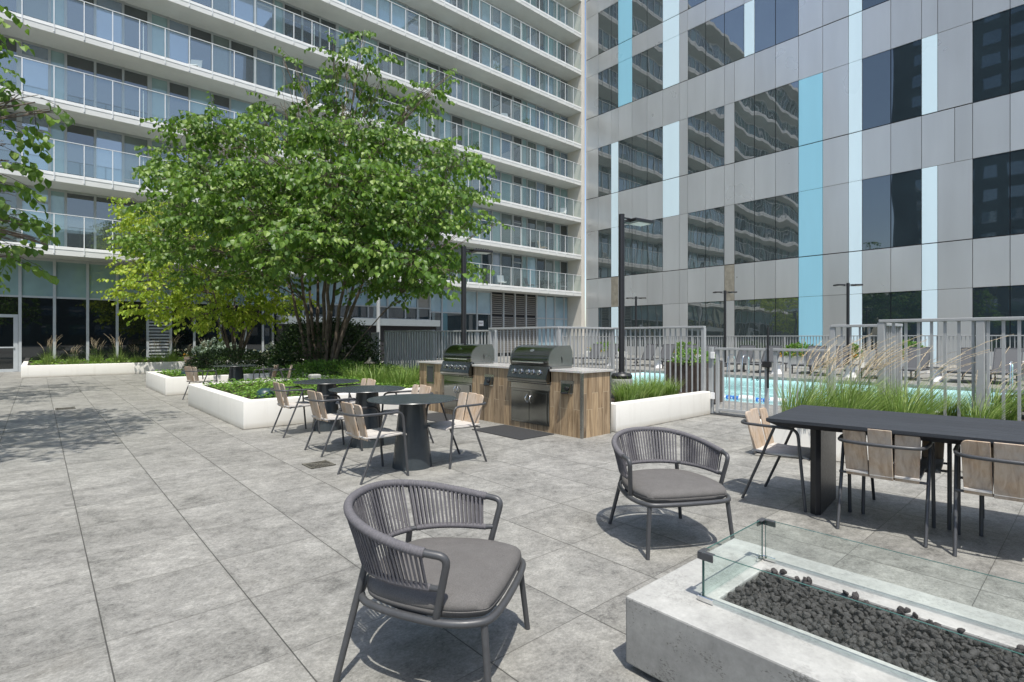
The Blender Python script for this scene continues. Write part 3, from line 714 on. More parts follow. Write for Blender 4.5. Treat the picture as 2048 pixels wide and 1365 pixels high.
# ------------------------------------------------------------------ grill counter
ct=thing('grill_counter','wood clad outdoor kitchen counter with stone top','counter',(5.95,6.95,0))
co=Vector((-5.95,-6.95,0))
def cpart(mb,name,mat,parent=ct,**k):
    mb.v=[(a+co.x,b+co.y,c) for a,b,c in mb.v]; return mb.build(name,mat,parent,**k)
CX0,CX1=5.63,6.27
g=MB()
for a,b,h in ((4.85,5.44,.905),(5.44,6.33,.70),(6.33,7.31,.905),(7.31,8.2,.70),(8.2,9.05,.905)): g.box(CX0,CX1,a,b,0,h)
cpart(g,'body',M['planks'])
g=MB()
for a,b in ((4.82,5.44),(6.33,7.31),(8.2,9.08)): g.box(CX0-.035,CX1+.03,a,b,.907,.94)
g.box(6.12,CX1+.03,5.44,6.33,.907,.94);g.box(6.12,CX1+.03,7.31,8.2,.907,.94)
cpart(g,'countertop',M['granite'],bevel=.004)
g=MB();g.box(CX0-.006,CX0+.03,4.844,4.88,.002,.905);g.box(CX1-.02,CX1+.004,4.844,4.87,.002,.905);cpart(g,'corner_trim',M['chrome'] and M['steel'])
for y0 in(5.44,7.31):
    y1=y0+.89
    g=MB();g.box(CX0-.008,CX0-.002,y0+.02,y1-.01,.615,.72);cpart(g,'apron_panel',M['steel'])
    g=MB();g.box(CX0-.014,CX0-.002,y0+.03,y1-.02,.09,.612);fr=cpart(g,'door_frame',M['steel_dark'],bevel=.003)
    ym=(y0+y1)/2
    for a,b,hy in((y0+.07,ym-.004,ym-.035),(ym+.004,y1-.06,ym+.04)):
        g=MB();g.box(CX0-.028,CX0-.0145,a,b,.13,.575);d=cpart(g,'door',M['steel_dark'],bevel=.003)
        q=[(CX0-.028-.035*math.sin(math.pi*k/12),hy+(.012 if hy>ym else -.012)*math.sin(math.pi*k/12),.41+.12*k/12) for k in range(13)]
        g=MB();g.tube(q,.006,8);cpart(g,'door_handle',M['chrome'],d,smooth=40)
for y in(5.12,6.87):
    bx=MB();bx.add([(CX0-.002,y-.10,.60),(CX0-.002,y+.10,.60),(CX0-.002,y+.13,.79),(CX0-.002,y-.13,.79),(CX0-.008,y-.10,.60),(CX0-.008,y+.10,.60),(CX0-.008,y+.13,.79),(CX0-.008,y-.13,.79)],[(0,1,2,3),(7,6,5,4),(0,4,5,1),(1,5,6,2),(2,6,7,3),(3,7,4,0)])
    tm=cpart(bx,'timer_plate',M['steel'])
    b2=MB();b2.add([(CX0-.009,y-.075,.62),(CX0-.009,y+.075,.62),(CX0-.009,y+.09,.745),(CX0-.009,y-.09,.745),(CX0-.075,y-.07,.61),(CX0-.075,y+.07,.61),(CX0-.03,y+.085,.745),(CX0-.03,y-.085,.745)],[(0,1,2,3),(7,6,5,4),(0,4,5,1),(1,5,6,2),(2,6,7,3),(3,7,4,0)])
    cpart(b2,'timer_box',M['steel_dark'],tm)
    b3=MB();b3.tube([(CX0-.05,y-.03,.685),(CX0-.075,y-.03,.678)],.028,16);b3.tube([(CX0-.07,y-.06,.62),(CX0-.09,y+.03,.615)],.012,8);cpart(b3,'timer_dial',M['metal_black'],tm,smooth=40)
g=MB();g.box(CX0-.012,CX0-.002,8.52,8.78,.52,.88);q=cpart(g,'access_frame',M['steel'],bevel=.003)
g=MB();g.box(CX0-.016,CX0-.0125,8.55,8.75,.55,.85);cpart(g,'access_panel',M['metal_dark'],q)
# ------------------------------------------------------------------ grills
def grill(y,label):
    t=thing('gas_grill',label,'grill',(5.66,y,.945),R(-90))
    # local: x along the counter, -y to the front
    pr=[(-.05,.035),(-.06,.10),(-.045,.17),(.0,.245),(.08,.30),(.17,.325),(.40,.335),(.46,.24),(.46,.035)]
    g=MB();g.prism(catmull([(p[0],p[1],0) for p in pr[:6]],4)+[Vector((.40,.335,0)),Vector((.455,.23,0)),Vector((.455,.035,0))],-.405,.405,axis='x')
    hd=g.build('hood',M['steel_dark'],t,smooth=50)
    arc=[(p[0],p[1]) for p in catmull([(p[0],p[1],0) for p in pr[:6]],4)]+[(.40,.335),(.455,.23),(.455,.035)]
    for s in(-1,1):
        g=MB();g.prism([(a*1.0-(.008 if a<.3 else 0),b+(.006 if b>.05 else 0)) for a,b in arc],s*.4055,s*.43,axis='x');g.build('side_cheek',M['steel'],hd,smooth=50)
    g=MB();g.tube([(-.34,-.085,.085),(.34,-.085,.085)],.014,10)
    for s in(-1,1): g.tube([(s*.31,-.085,.085),(s*.31,-.05,.085)],.01,8)
    g.build('hood_handle',M['chrome'],hd,smooth=40)
    g=MB();g.lathe([(0,0),(.045,0),(.045,.006),(0,.006)],20,cap=False);b=g.build('badge',M['chrome'],hd,smooth=40);b.scale=(1,.55,1);b.location=(0,.012,.258);b.rotation_euler=(R(55),0,0)
    g=MB();g.box(-.43,.43,-.04,.44,-.02,.034);g.build('firebox',M['steel'],t,bevel=.004)
    # sloping control fascia
    g=MB();g.add([(-.43,-.07,.03),(.43,-.07,.03),(.43,-.135,-.16),(-.43,-.135,-.16),(-.43,-.0,.03),(.43,-.0,.03),(.43,-.0,-.20),(-.43,-.0,-.20),(.43,-.12,-.20),(-.43,-.12,-.20)],[(0,3,2,1),(0,1,5,4),(1,2,8,6,5),(0,4,7,9,3),(3,9,8,2),(9,7,6,8),(4,5,6,7)])
    cp=g.build('control_panel',M['steel_dark'],t,bevel=.006)
    for k,x in enumerate((-.29,-.13,.03,.13,.27)):
        g=MB();g.lathe([(.0,0),(.042,0),(.042,.008),(.030,.014),(.026,.038),(.0,.04)],20,cap=False);kb=g.build('knob',M['knob'],cp,smooth=40);kb.location=(x,-.105,-.06);kb.rotation_euler=(R(90-19),0,0)
    g=MB();g.box(-.41,.41,-.10,-.03,-.235,-.2005);g.build('drip_tray',M['metal_black'],t)
    g=MB();g.box(-.44,.44,-.115,-.02,-.222,-.205);g.build('tray_lip',M['steel'],t,bevel=.003)
    for s in(-1,1):
        g=MB();g.tube([(s*.432,.22,.08),(s*.437,.215,.15),(s*.432,.2,.17)],.005,6);g.build('hinge_pin',M['metal_black'],hd)
    return t
grill(5.885,'stainless hooded gas grill nearest the end of the counter')
grill(7.755,'stainless hooded gas grill farther along the counter, by the lamp pole')
for x,y,rz,lb in((5.25,5.88,0,'black rubber mat in front of the nearer grill'),(5.27,7.75,0,'black rubber mat in front of the farther grill')):
    t=MB();t.box(x-.33,x+.33,y-.55,y+.55,.0,.012);o=t.build('floor_mat',M['rubber'],bevel=.004);tag(o,lb,'mat',group='grill mats')
# ------------------------------------------------------------------ floor drains
def drain(x,y,w,l,rz,label):
    t=thing('floor_drain',label,'drain',(x,y,0),rz)
    g=MB();g.box(-w/2,w/2,-l/2,l/2,.001,.004);g.build('pit',M['joint'],t)
    g=MB();g.box(-w/2,w/2,-l/2,-l/2+.015,.004,.010);g.box(-w/2,w/2,l/2-.015,l/2,.004,.010);g.box(-w/2,-w/2+.015,-l/2,l/2,.004,.0101);g.box(w/2-.015,w/2,-l/2,l/2,.004,.0101)
    n=int(w/.022)
    for i in range(1,n): x_=-w/2+w*i/n;g.box(x_-.004,x_+.004,-l/2,l/2,.004,.0095)
    for a in(-1,1): g.tube([(-w/2,-l/2*a,.0095),(w/2,l/2*a,.0095)],.006,4)
    g.build('grate',M['drain'],t)
drain(2.31,5.78,.27,.27,0,'square bronze floor drain left of the round tables')
drain(.41,13.7,.3,.3,0,'small floor drain among the tree shadows at far left')
# ------------------------------------------------------------------ dining chair (forward = +Y)
def rounded_plank(g,cx,w,y_of,z0,z1,r,tilt_top,th,corner=(1,1),flare=0,m=0):
    "upright back plank: outline in x,z; y from y_of(z)"
    pts=[]
    def arc(cx_,cz,a0,a1):
        for k in range(5):
            a=a0+(a1-a0)*k/4; pts.append((cx_+r*math.cos(a),cz+r*math.sin(a)))
    pts.append((cx-w/2,z0));pts.append((cx+w/2,z0))
    if corner[1]: arc(cx+w/2-r+flare,z1-r,0,math.pi/2)
    else: pts.append((cx+w/2+flare,z1))
    if corner[0]: arc(cx-w/2+r+flare,z1-r,math.pi/2,math.pi)
    else: pts.append((cx-w/2+flare,z1))
    n=len(pts)
    vs=[(x,y_of(z)-0,z) for x,z in pts]+[(x,y_of(z)+th,z) for x,z in pts]
    fs=[tuple(range(n)),tuple(range(2*n-1,n-1,-1))]+[(i,n+i,n+(i+1)%n,(i+1)%n) for i in range(n)]
    g.add(vs,fs,m)
def make_dining(label):
    t=thing('dining_chair',label,'chair')
    arm=[(.265,.245,0),(.262,.185,.655),(.262,-.10,.655),(.235,-.26,.655),(.10,-.315,.655),(-.10,-.315,.655),(-.235,-.26,.655),(-.262,-.10,.655),(-.262,.185,.655),(-.265,.245,0)]
    # arm hoop: front leg, bend, arm, round the back
    hoop=[Vector(p) for p in arm]
    pl=fillet(hoop[0:3],.07,6)[:-1]+catmull(hoop[2:8],6)[:-1]+fillet(hoop[7:10],.07,6)
    low=[];cut=[]
    # split: legs below .5 are separate parts
    mid=[p for p in pl]
    a=hoop[0].lerp(hoop[1],.5);b=hoop[9].lerp(hoop[8],.5)
    hp=[a]+mid[1:-1]+[b]
    g=MB();g.tube(hp,.0125,10);g.build('arm_rail',M['metal_dark'],t,smooth=50)
    for s in(1,-1):
        g=MB();g.tube([(s*.265,.245,0),(s*.2635,.215,.3275)],.0125,10);g.build('leg',M['metal_dark'],t,smooth=50)
        g=MB();g.tube([(s*.255,-.265,0),(s*.2585,-.13,.32),(s*.262,.005,.65)],.0118,10);g.build('leg',M['metal_dark'],t,smooth=50)
    g=MB()
    for y,z in((.205,.415),(-.165,.405)): g.tube([(-.262,y,z),(.262,y,z)],.009,8)
    for s in(-1,1): g.tube([(s*.2,.205,.415),(s*.2,-.165,.405)],.008,8)
    for s in(-1,1): g.tube([(s*.10,-.312,.65),(s*.10,-.285,.655)],.01,8)
    g.build('seat_frame',M['metal_dark'],t,smooth=50)
    for k in(-1,0,1):
        g=MB();x0,x1=k*.148-.0705,k*.148+.0705
        prof=[(-.20,.432),(-.05,.424),(.10,.428),(.20,.432),(.245,.424),(.26,.412),(.26,.398),(.24,.405),(.19,.414),(.10,.409),(-.05,.406),(-.20,.414)]
        dz=abs(k)*.004
        g.prism([(p[0]-(abs(k)*.0),p[1]+dz) for p in prof],x0,x1,axis='x');g.build('seat_plank',M['teak_seat'],t,bevel=.003,seg=1)
        g=MB();rounded_plank(g,k*.1445,.141,lambda z,k=k:-.195-(z-.40)*.235+abs(k)*.018,.395,.757-abs(k)*.006,.035,0,.017,(k==-1,k==1),flare=k*.012)
        g.build('back_plank',M['teak'],t,bevel=.003,seg=1)
    return t
DC=[ # x,y,rz(forward),label
 (2.56,4.99,-90,'teak and charcoal armchair nearest the camera on the left of the front round table'),
 (2.75,6.40,-90,'teak armchair left of the middle round table, between two like it'),
 (2.83,7.93,-90,'teak armchair left of the farthest of the three round tables, against the white planter'),
 (3.52,4.93,90,'teak armchair in full view on the right of the front round table'),
 (3.66,6.22,90,'teak armchair right of the middle round table, half hidden by the front table'),
 (3.63,7.72,90,'teak armchair right of the farthest round table, mostly hidden'),
 (2.78,13.75,-70,'teak armchair at the corner of the white planter in the shaded nook'),
 (4.05,13.35,60,'grey backed armchair in the nook, seen over the ivy, front of a pair'),
 (4.25,12.95,75,'brown backed armchair in the nook, overlapping the grey one'),
 (4.05,20.9,-60,'far small armchair beyond the nook beside the white planter, left one'),
 (4.55,20.6,-95,'far small armchair beyond the nook, right one'),
 (4.86,1.87,-178,'teak armchair at the head of the long black table'),
 (4.66,1.09,-84,'teak armchair with its back to the camera, first along the long black table'),
 (4.67,.42,-85,'teak armchair with its back to the camera, cut by the right edge of the photo'),
 (5.17,1.06,97,'armchair on the far side of the long table, seen under it, left one'),
 (5.25,.36,97,'armchair on the far side of the long table, seen under it, right one'),
]
d0=None
for x,y,rz,lb in DC:
    if d0 is None: d0=make_dining(lb);d0.location=(x,y,0);d0.rotation_euler=(0,0,R(rz))
    else: dup(d0,(x,y,0),R(rz),lb)
for o in bpy.data.objects:
    if o.name.startswith('dining_chair'): o['group']='teak and metal armchairs'
# ------------------------------------------------------------------ round tables
def round_table(x,y,label,d=None,s=1):
    t=thing('round_table',label,'table',(x,y,0),0,'round pedestal tables')
    g=MB();g.lathe([(0,.722),(.40,.722),(.478,.728),(.482,.733),(.478,.738),(0,.738)],64,cap=False);g.build('tabletop',M['table_dark'],t,smooth=30)
    g=MB();g.lathe([(0,.0),(.214,.0),(.214,.012),(.138,.70),(.138,.722),(0,.722)],48,cap=False);g.build('pedestal',M['table_dark'],t,smooth=30)
    return t
r0=round_table(3.05,5.05,'round dark pedestal table nearest the camera, by the grills')
dup(r0,(3.21,6.43,0),0,'middle one of the three round dark tables in a row')
dup(r0,(3.30,7.95,0),0,'farthest of the three round dark tables, against the planter ivy')
dup(r0,(3.55,13.9,0),0,'round dark table in the shaded nook between the planters')
dup(r0,(4.4,21.3,0),0,'far round dark table beyond the nook planter')
# ------------------------------------------------------------------ long table
a=R(6.8);lt=thing('long_table','long black wooden table on slab legs at the right','table',(4.3,1.80,0),a);TZ=.012
# local: x across (0..1.12), y towards the camera (negative)
L=2.9;Wd=1.12
g=MB();n=7
for i in range(n):
    x0=Wd*i/n+.0007;x1=Wd*(i+1)/n-.0007
    g.box(x0,x1,-L,0,.739,.765)
g.build('tabletop',M['black_wood'],lt,bevel=.0012,seg=1)
g=MB();g.add([(.003,-L+.003,.738),(Wd-.003,-L+.003,.738),(Wd-.003,-.003,.738),(.003,-.003,.738),(.07,-L+.07,.70),(Wd-.07,-L+.07,.70),(Wd-.07,-.07,.70),(.07,-.07,.70)],[(0,1,2,3),(7,6,5,4),(0,4,5,1),(1,5,6,2),(2,6,7,3),(3,7,4,0)])
g.build('bevelled_underside',M['metal_black'],lt)
for y in(-.30,-2.5):
    g=MB();q=[(.27,y-.03),(.24,y),(.27,y+.045),(.86,y+.045),(.89,y),(.86,y-.03)];g.prism(q,.0,.70);g.build('leg',M['metal_black'],lt,bevel=.004)
# ------------------------------------------------------------------ lounge chairs (forward = +Y)
def make_lounge(label):
    t=thing('rope_lounge_chair',label,'chair');mt=M['metal_dark']
    ring=catmull([(-.20,.335,.345),(.20,.335,.345),(.315,.27,.345),(.345,.08,.345),(.27,-.22,.345),(.10,-.315,.345),(-.10,-.315,.345),(-.27,-.22,.345),(-.345,.08,.345),(-.315,.27,.345)],6,True)
    g=MB();g.tube(ring,.0155,10,closed=True);g.tube([(-.3,.0,.345),(.3,.0,.345)],.01,8);g.build('seat_ring',mt,t,smooth=50)
    g=MB()
    for s in(-1,1): g.add([(s*.30,.2,.352),(s*.33,.0,.352),(s*.24,-.2,.352),(0,-.29,.352),(0,.31,.352)],[(0,1,2,3,4)])
    g.build('seat_pan',mt,t)
    # lower and upper hoop
    def hoop(hw,yf,yb,zf,zb,n=120,p=2.3,x0=None):
        out=[]
        for i in range(n+1):
            th=-math.pi*.5*1.0+math.pi*i/n        # -90..90
            c=math.cos(th);s=math.sin(th)
            x=hw*math.copysign(abs(s)**(2/p),s);y=yf-(yf-yb)*abs(c)**(2/p)
            k=(yf-y)/(yf-yb);out.append(Vector((x,y,zf+(zb-zf)*k**1.2)))
        return out
    N=132
    top=hoop(.38,.10,-.40,.622,.715,N);low=hoop(.345,.11,-.325,.475,.475,N)
    # arms: from the ring up and back into the hoop
    for s in(-1,1):
        e=top[-1] if s>0 else top[0]
        P=fillet([(s*.338,.12,.345),(s*.372,.185,.612),(e.x,e.y,e.z),(e.x-s*.001,e.y-.04,e.z+.004)],.072,8)
        g=MB();g.tube(P,.0155,10);g.build('arm_tube',mt,t,smooth=50)
    g=MB();g.tube(top,.0145,10);g.build('top_hoop',mt,t,smooth=50)
    g=MB();lw=[Vector((-.352,.148,.478))]+low+[Vector((.352,.148,.478))];g.tube(lw,.012,10);g.build('lower_hoop',mt,t,smooth=50)
    # strands with wrapped turns
    def arclen(P):
        d=[0]
        for a_,b_ in zip(P,P[1:]): d.append(d[-1]+(b_-a_).length)
        return d
    def sample(P,d,s_):
        s_=max(0,min(d[-1],s_))
        for i in range(len(d)-1):
            if d[i+1]>=s_: 
                k=(s_-d[i])/max(1e-9,d[i+1]-d[i]);return P[i].lerp(P[i+1],k),(P[i+1]-P[i]).normalized()
        return P[-1],(P[-1]-P[-2]).normalized()
    dt=arclen(top);dl=arclen(low);ns=62;g=MB();w=MB()
    gaps=[(.295,.318),(.682,.705)]
    for i in range(ns):
        f=.012+(.976)*(i+.5)/ns
        if any(a_<f<b_ for a_,b_ in gaps): continue
        pt_,tt=sample(top,dt,f*dt[-1]);pl_,tl=sample(low,dl,f*dl[-1])
        nrm=Vector((pt_.x,pt_.y+.1,0)).normalized()
        for off,in_ in((.016,1),(-.014,-1)):
            A=pt_+nrm*off*in_*1.0 if 0 else pt_+nrm*off;B=pl_+nrm*off*.85
            lat=tt*.0048;ln=nrm*.002
            sh=tt*(.004*in_*(1 if off>0 else 1))
            vs=[]
            for Q,l_ in((A,tt*.0048),(A.lerp(B,.5)+nrm*off*-.12,tt*.0048),(B,tl*.0044)):
                vs+=[Q-l_-ln+sh,Q+l_-ln+sh,Q+l_+ln+sh,Q-l_+ln+sh]
            fs=[]
            for r_ in(0,1):
                for k in range(4): fs.append((r_*4+k,r_*4+(k+1)%4,r_*4+4+(k+1)%4,r_*4+4+k))
            g.add(vs,fs)
    g.build('rope_strands',M['rope'],t)
    def wrap(P,d,r,turn,a0=.0,a1=1.):
        n=int(d[-1]*(a1-a0)/turn);pts=[];rs=[]
        for i in range(n*4+1):
            s_=d[-1]*a0+i*turn/4;p_,_=sample(P,d,s_);pts.append(p_);rs.append(r*(.93,1.02,1.05,1.02)[i%4])
        return pts,rs
    pts,rs=wrap(top,dt,.0195,.0135);w.tube(pts,rs,10);
    for a_,b_ in((0.0,.295),(.318,.682),(.705,1.)):
        pts,rs=wrap(low,dl,.0150,.0135,a_,b_);w.tube(pts,rs,8)
    w.build('rope_wrap',M['rope'],t,smooth=60)
    for s in(-1,1):
        g=MB();g.tube([(s*.285,.30,.345),(s*.315,.335,0)],[.0155,.0135],10);g.build('leg',mt,t,smooth=50)
        q=low[int(N*(.5-s*.195))] if s<0 else low[int(N*(.5+.195))]
        q=low[round(N*(.5+s*.195))]
        g=MB();g.tube([(q.x,q.y,.475),(s*.30,-.345,.0)],[.0155,.0135],10);g.build('leg',mt,t,smooth=50)
        m_=Vector((q.x,q.y,.475)).lerp(Vector((s*.30,-.345,0)),.28)
        g=MB();g.tube([m_,(s*.215,-.255,.345)],.0125,8);g.build('stub',mt,t,smooth=50)
    # cushion
    out=[(p.x*.995,p.y*.985+.004) for p in catmull([(-.20,.33,0),(.20,.33,0),(.30,.275,0),(.335,.08,0),(.27,-.20,0),(.12,-.29,0),(-.12,-.29,0),(-.27,-.20,0),(-.335,.08,0),(-.30,.275,0)],6,True)]
    n=len(out);prof=[(.86,.342),(.93,.347),(.98,.362),(.995,.380),(.985,.3835),(.995,.387),(.985,.405),(.95,.420),(.88,.431),(.72,.440),(.4,.446)]
    vs=[];fs=[]
    for sc,z in prof: vs+=[(x*sc,y*sc,z) for x,y in out]
    for i in range(len(prof)-1): fs+=[(i*n+k,i*n+(k+1)%n,(i+1)*n+(k+1)%n,(i+1)*n+k) for k in range(n)]
    vs.append((0,0,.448));c_=len(vs)-1;fs+=[((len(prof)-1)*n+k,(len(prof)-1)*n+(k+1)%n,c_) for k in range(n)]
    fs.append(tuple(range(n))[::-1])
    g=MB();g.add(vs,fs);g.build('cushion',M['cushion'],t,smooth=60)
    return t
l0=make_lounge('grey rope lounge chair in the foreground, its back to the left');l0.location=(1.325,1.96,0);l0.rotation_euler=(0,0,R(-146.5))
l0['group']='rope lounge chairs';l0.scale=(.97,.97,.97)
dup(l0,(3.30,2.06,0),R(150),'grey rope lounge chair facing the fire pit, behind its glass corner')
dup(l0,(9.75,.62,0),R(-60),'dark rope chair behind the fence by the pool, at the right edge')
# ------------------------------------------------------------------ fire pit
FX0,FX1,FY1,FY0,FH=1.85,2.83,1.355,-1.35,.312
ox,oy=2.34,0.
fp=thing('fire_pit','long cast concrete fire pit filled with black lava rock','fire pit',(ox,oy,0))
ix0,ix1,iy1,iy0=2.13,2.565,1.08,-1.1
g=MB()
# outer block with an opening, built as one ring
def ringblock(z0,z1):
    o_=[(FX0,FY0),(FX1,FY0),(FX1,FY1),(FX0,FY1)];i_=[(ix0,iy0),(ix1,iy0),(ix1,iy1),(ix0,iy1)]
    vs=[(x-ox,y-oy,z) for z in(z0,z1) for x,y in o_+i_];fs=[]
    for k in range(4):
        j=(k+1)%4
        fs+=[(k,j,8+j,8+k),(4+j,4+k,12+k,12+j),(8+k,8+j,12+j,12+k),(j,k,4+k,4+j)]
    g.add(vs,fs)
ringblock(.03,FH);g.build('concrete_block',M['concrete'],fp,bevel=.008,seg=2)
g=MB();g.box(FX0+.05-ox,FX1-.05-ox,FY0+.05,FY1-.05,0,.029);g.build('plinth',M['metal_black'],fp)
g=MB();g.box(ix0+.001-ox,ix1-.001-ox,iy0+.001,iy1-.001,.10,.262);g.build('burner_tray',M['metal_black'],fp)
GX0,GX1,GY=2.052,2.645,1.12;gz0,gz1=FH+.012,.515
def pane(x0,x1,y0,y1,name='glass_guard'):
    g=MB();g.box(x0-ox,x1-ox,y0,y1,gz0,gz1);p_=g.build(name,M['pit_glass'],fp)
    g=MB();e=.0003
    if x1-x0<y1-y0: g.box(x0-ox-e,x1-ox+e,y0,y1,gz1,gz1+.0012);g.box(x0-ox,x1-ox,y1,y1+.0015,gz0,gz1)
    else: g.box(x0-ox,x1-ox,y0-e,y1+e,gz1,gz1+.0012);g.box(x0-ox-.0015,x0-ox,y0,y1,gz0,gz1);g.box(x1-ox,x1-ox+.0015,y0,y1,gz0,gz1)
    g.build('glass_edge',M['pit_edge'],p_)
pane(GX0+.012,GX1-.012,GY-.0028,GY+.0028);pane(GX0-.0028,GX0+.0028,-1.1,GY-.012);pane(GX1-.0028,GX1+.0028,-1.1,GY-.012)
for x,s in((GX0,1),(GX1,-1)):
    for z,mt,nm in((gz1-.03,'metal_dark','upper_clamp'),(gz0-.01,'chrome','lower_clamp')):
        h=.028 if nm[0]=='u' else .022
        g=MB();g.box(min(x-s*.012,x+s*.045)-ox,max(x-s*.012,x+s*.045)-ox,GY+.006,GY+.013,z,z+h);g.box(min(x-s*.012,x-s*.005)-ox,max(x-s*.012,x-s*.005)-ox,GY-.055,GY+.0055,z,z+h)
        if nm[0]=='u': g.box(min(x-s*.012,x+s*.045)-ox,max(x-s*.012,x+s*.045)-ox,GY-.013,GY+.013,z+h,z+h+.004);g.box(min(x-s*.012,x+s*.012)-ox,max(x-s*.012,x+s*.012)-ox,GY-.055,GY-.0135,z+h,z+h+.004)
        g.build(nm,M[mt],fp,bevel=.002,seg=1)
        g=MB();g.tube([(x+s*.035-ox,GY+.012,z+h/2),(x+s*.035-ox,GY+.016,z+h/2)],.006,10);g.build('screw',M['chrome'],fp)
# lava rock
rr=random.Random(11);tmpl=[]
for k in range(14):
    bm=bmesh.new();bmesh.ops.create_icosphere(bm,subdivisions=2,radius=1);of=Vector((k*3.1,k*1.7,0))
    sc=Vector((rr.uniform(.8,1.3),rr.uniform(.7,1.1),rr.uniform(.55,.9)))
    for v in bm.verts:
        d=1+.38*noise.noise(v.co*1.3+of)+.22*noise.noise(v.co*3.1+of)+.1*noise.noise(v.co*7+of);v.co=Vector((v.co.x*sc.x,v.co.y*sc.y,v.co.z*sc.z))*d
    for _ in range(9):
        pn_=Vector((rr.gauss(0,1),rr.gauss(0,1),rr.gauss(0,1))).normalized();dd=rr.uniform(.45,.85)
        for v in bm.verts:
            q=v.co.dot(pn_)-dd
            if q>0: v.co-=pn_*q*.92
    bm.verts.ensure_lookup_table();tmpl.append(([v.co.copy() for v in bm.verts],[tuple(v.index for v in f.verts) for f in bm.faces]));bm.free()
g=MB()
def rock(x,y,z,s):
    vs,fs=rr.choice(tmpl);Mx=Matrix.Translation((x,y,z))@Matrix.Rotation(rr.uniform(0,6.28),4,Vector((rr.gauss(0,1),rr.gauss(0,1),rr.gauss(0,1))).normalized())@Matrix.Scale(s,4)
    g.add([Mx@v for v in vs],fs)
y=iy1-.02
for layer in(0,1):
    step=.023 if layer==0 else .028;y=iy1-.015
    while y>-.9:
        x=ix0+.012
        while x<ix1-.008:
            s=rr.uniform(.008,.019);rock(x+rr.uniform(-.01,.01),y+rr.uniform(-.01,.01),.278+layer*.018+rr.uniform(-.006,.012),s);x+=step*rr.uniform(.75,1.15)
        y-=step*.85
for yy in (1.03,1.0,.93,.90,.885,.74,.70,.55,.53,.50,.36,.2,.18,.0,-.05):
    rock(ix1+rr.uniform(-.016,.012),yy,FH+.004,rr.uniform(.013,.020))
o=g.build('lava_rock',M['lava']);tag(o,'loose black lava rock filling the fire pit trough','lava rock',kind='stuff')
# ------------------------------------------------------------------ sun loungers beyond the pool
def make_lounger(label):
    t=thing('sun_lounger',label,'sun lounger')
    g=MB()
    for s in(-1,1): g.box(-1.0,1.0,s*.33-.02,s*.33+.02,.28,.33)
    g.box(-1.0,-.96,-.31,.31,.28,.33);g.box(.96,1.0,-.31,.31,.28,.33);g.build('frame',M['metal_dark'],t)
    for a_ in(-.93,.9):
        for s in(-1,1): g=MB();g.box(a_-.02,a_+.02,s*.33-.018,s*.33+.018,0,.28);g.build('leg',M['metal_dark'],t)
    g=MB();g.box(-.95,.22,-.305,.305,.315,.335);g.build('seat_sling',M['sling'],t)
    M4=Matrix.Translation((.22,0,.33))@Matrix.Rotation(R(-58),4,'Y')@Matrix.Translation((.38,0,0))
    g=MB();g.obox(M4,.76,.56,.014);b=g.build('back_sling',M['sling'],t)
    g=MB()
    for s in(-1,1): g.obox(M4@Matrix.Translation((0,s*.30,0)),.78,.03,.03)
    g.obox(M4@Matrix.Translation((.39,0,0)),.025,.6,.03);g.build('back_frame',M['metal_dark'],b)
    return t
ys=[17.2,16.3,14.6,13.7,12.1,11.2,9.6,8.7,7.3,6.4,4.9,4.1,2.75,1.95,.55,-.2]
ords='first second third fourth fifth sixth seventh eighth ninth tenth eleventh twelfth thirteenth fourteenth fifteenth sixteenth'.split()
p0=None
for i,y in enumerate(ys):
    lb='grey sling sun lounger beyond the pool, %s from the left'%ords[i]
    x=20.6+(i%2)*.15+(.8 if i in(2,3,8) else 0)
    if p0 is None: p0=make_lounger(lb);p0.location=(x,y,DZ);p0['group']='sun loungers beyond the pool'
    else: dup(p0,(x,y,DZ),R(random.uniform(-6,6)),lb)
for i,y in enumerate([15.45,12.9,10.4,8.0,5.65,3.4,1.25]):
    t=thing('side_table','white hourglass side table between the loungers, %s from the left'%ords[i],'side table',(20.0,y,DZ),0,'white side tables by the pool') if i==0 else None
    if i==0:
        g=MB();g.lathe([(0,0),(.2,0),(.15,.12),(.13,.25),(.16,.36),(.22,.40),(.0,.40)],20,cap=False);g.build('base',M['white_plastic'],t,smooth=40)
        g=MB();g.lathe([(0,.401),(.25,.401),(.25,.425),(0,.425)],24,cap=False);g.build('top',M['metal_dark'],t);t0=t
    else: dup(t0,(20.0,y,DZ),0,'white hourglass side table between the loungers, %s from the left'%ords[i])
# white far planters with shrubs
FP_=[(1180,1245),(1335,1405),(1560,1640),(1695,1722),(1752,1860)]
flp=[]
for i,(u0,u1) in enumerate(FP_):
    r0_,r1_=ray(u0),ray(u1);X=24.3;ya=r0_[1]*X/r0_[0];yb_=r1_[1]*X/r1_[0]
    g=MB();g.box(X-.35,X+.45,yb_,ya,DZ,DZ+.52);o=g.build('white_trough',M['white_wall'],bevel=.02);tag(o,'white trough with bushy shrubs beyond the pool, %s from the left'%ords[i],'planter','white troughs beyond the pool');flp.append((X,yb_,ya))
# outdoor set on the far deck at right
t=thing('bar_table','low wooden table on a white base at the far right beyond the pool','table',(22.6,1.55,DZ));g=MB();g.box(-.45,.45,-.7,.7,.52,.57);g.build('tabletop',M['teak_seat'],t,bevel=.01);g=MB();g.lathe([(.0,0),(.30,0),(.22,.3),(.27,.52),(0,.52)],20,cap=False);g.build('base',M['white_plastic'],t,smooth=40)
dup(l0,(23.2,3.0,DZ),R(-100),'small dark rope chair far beyond the pool beside the low wooden table')
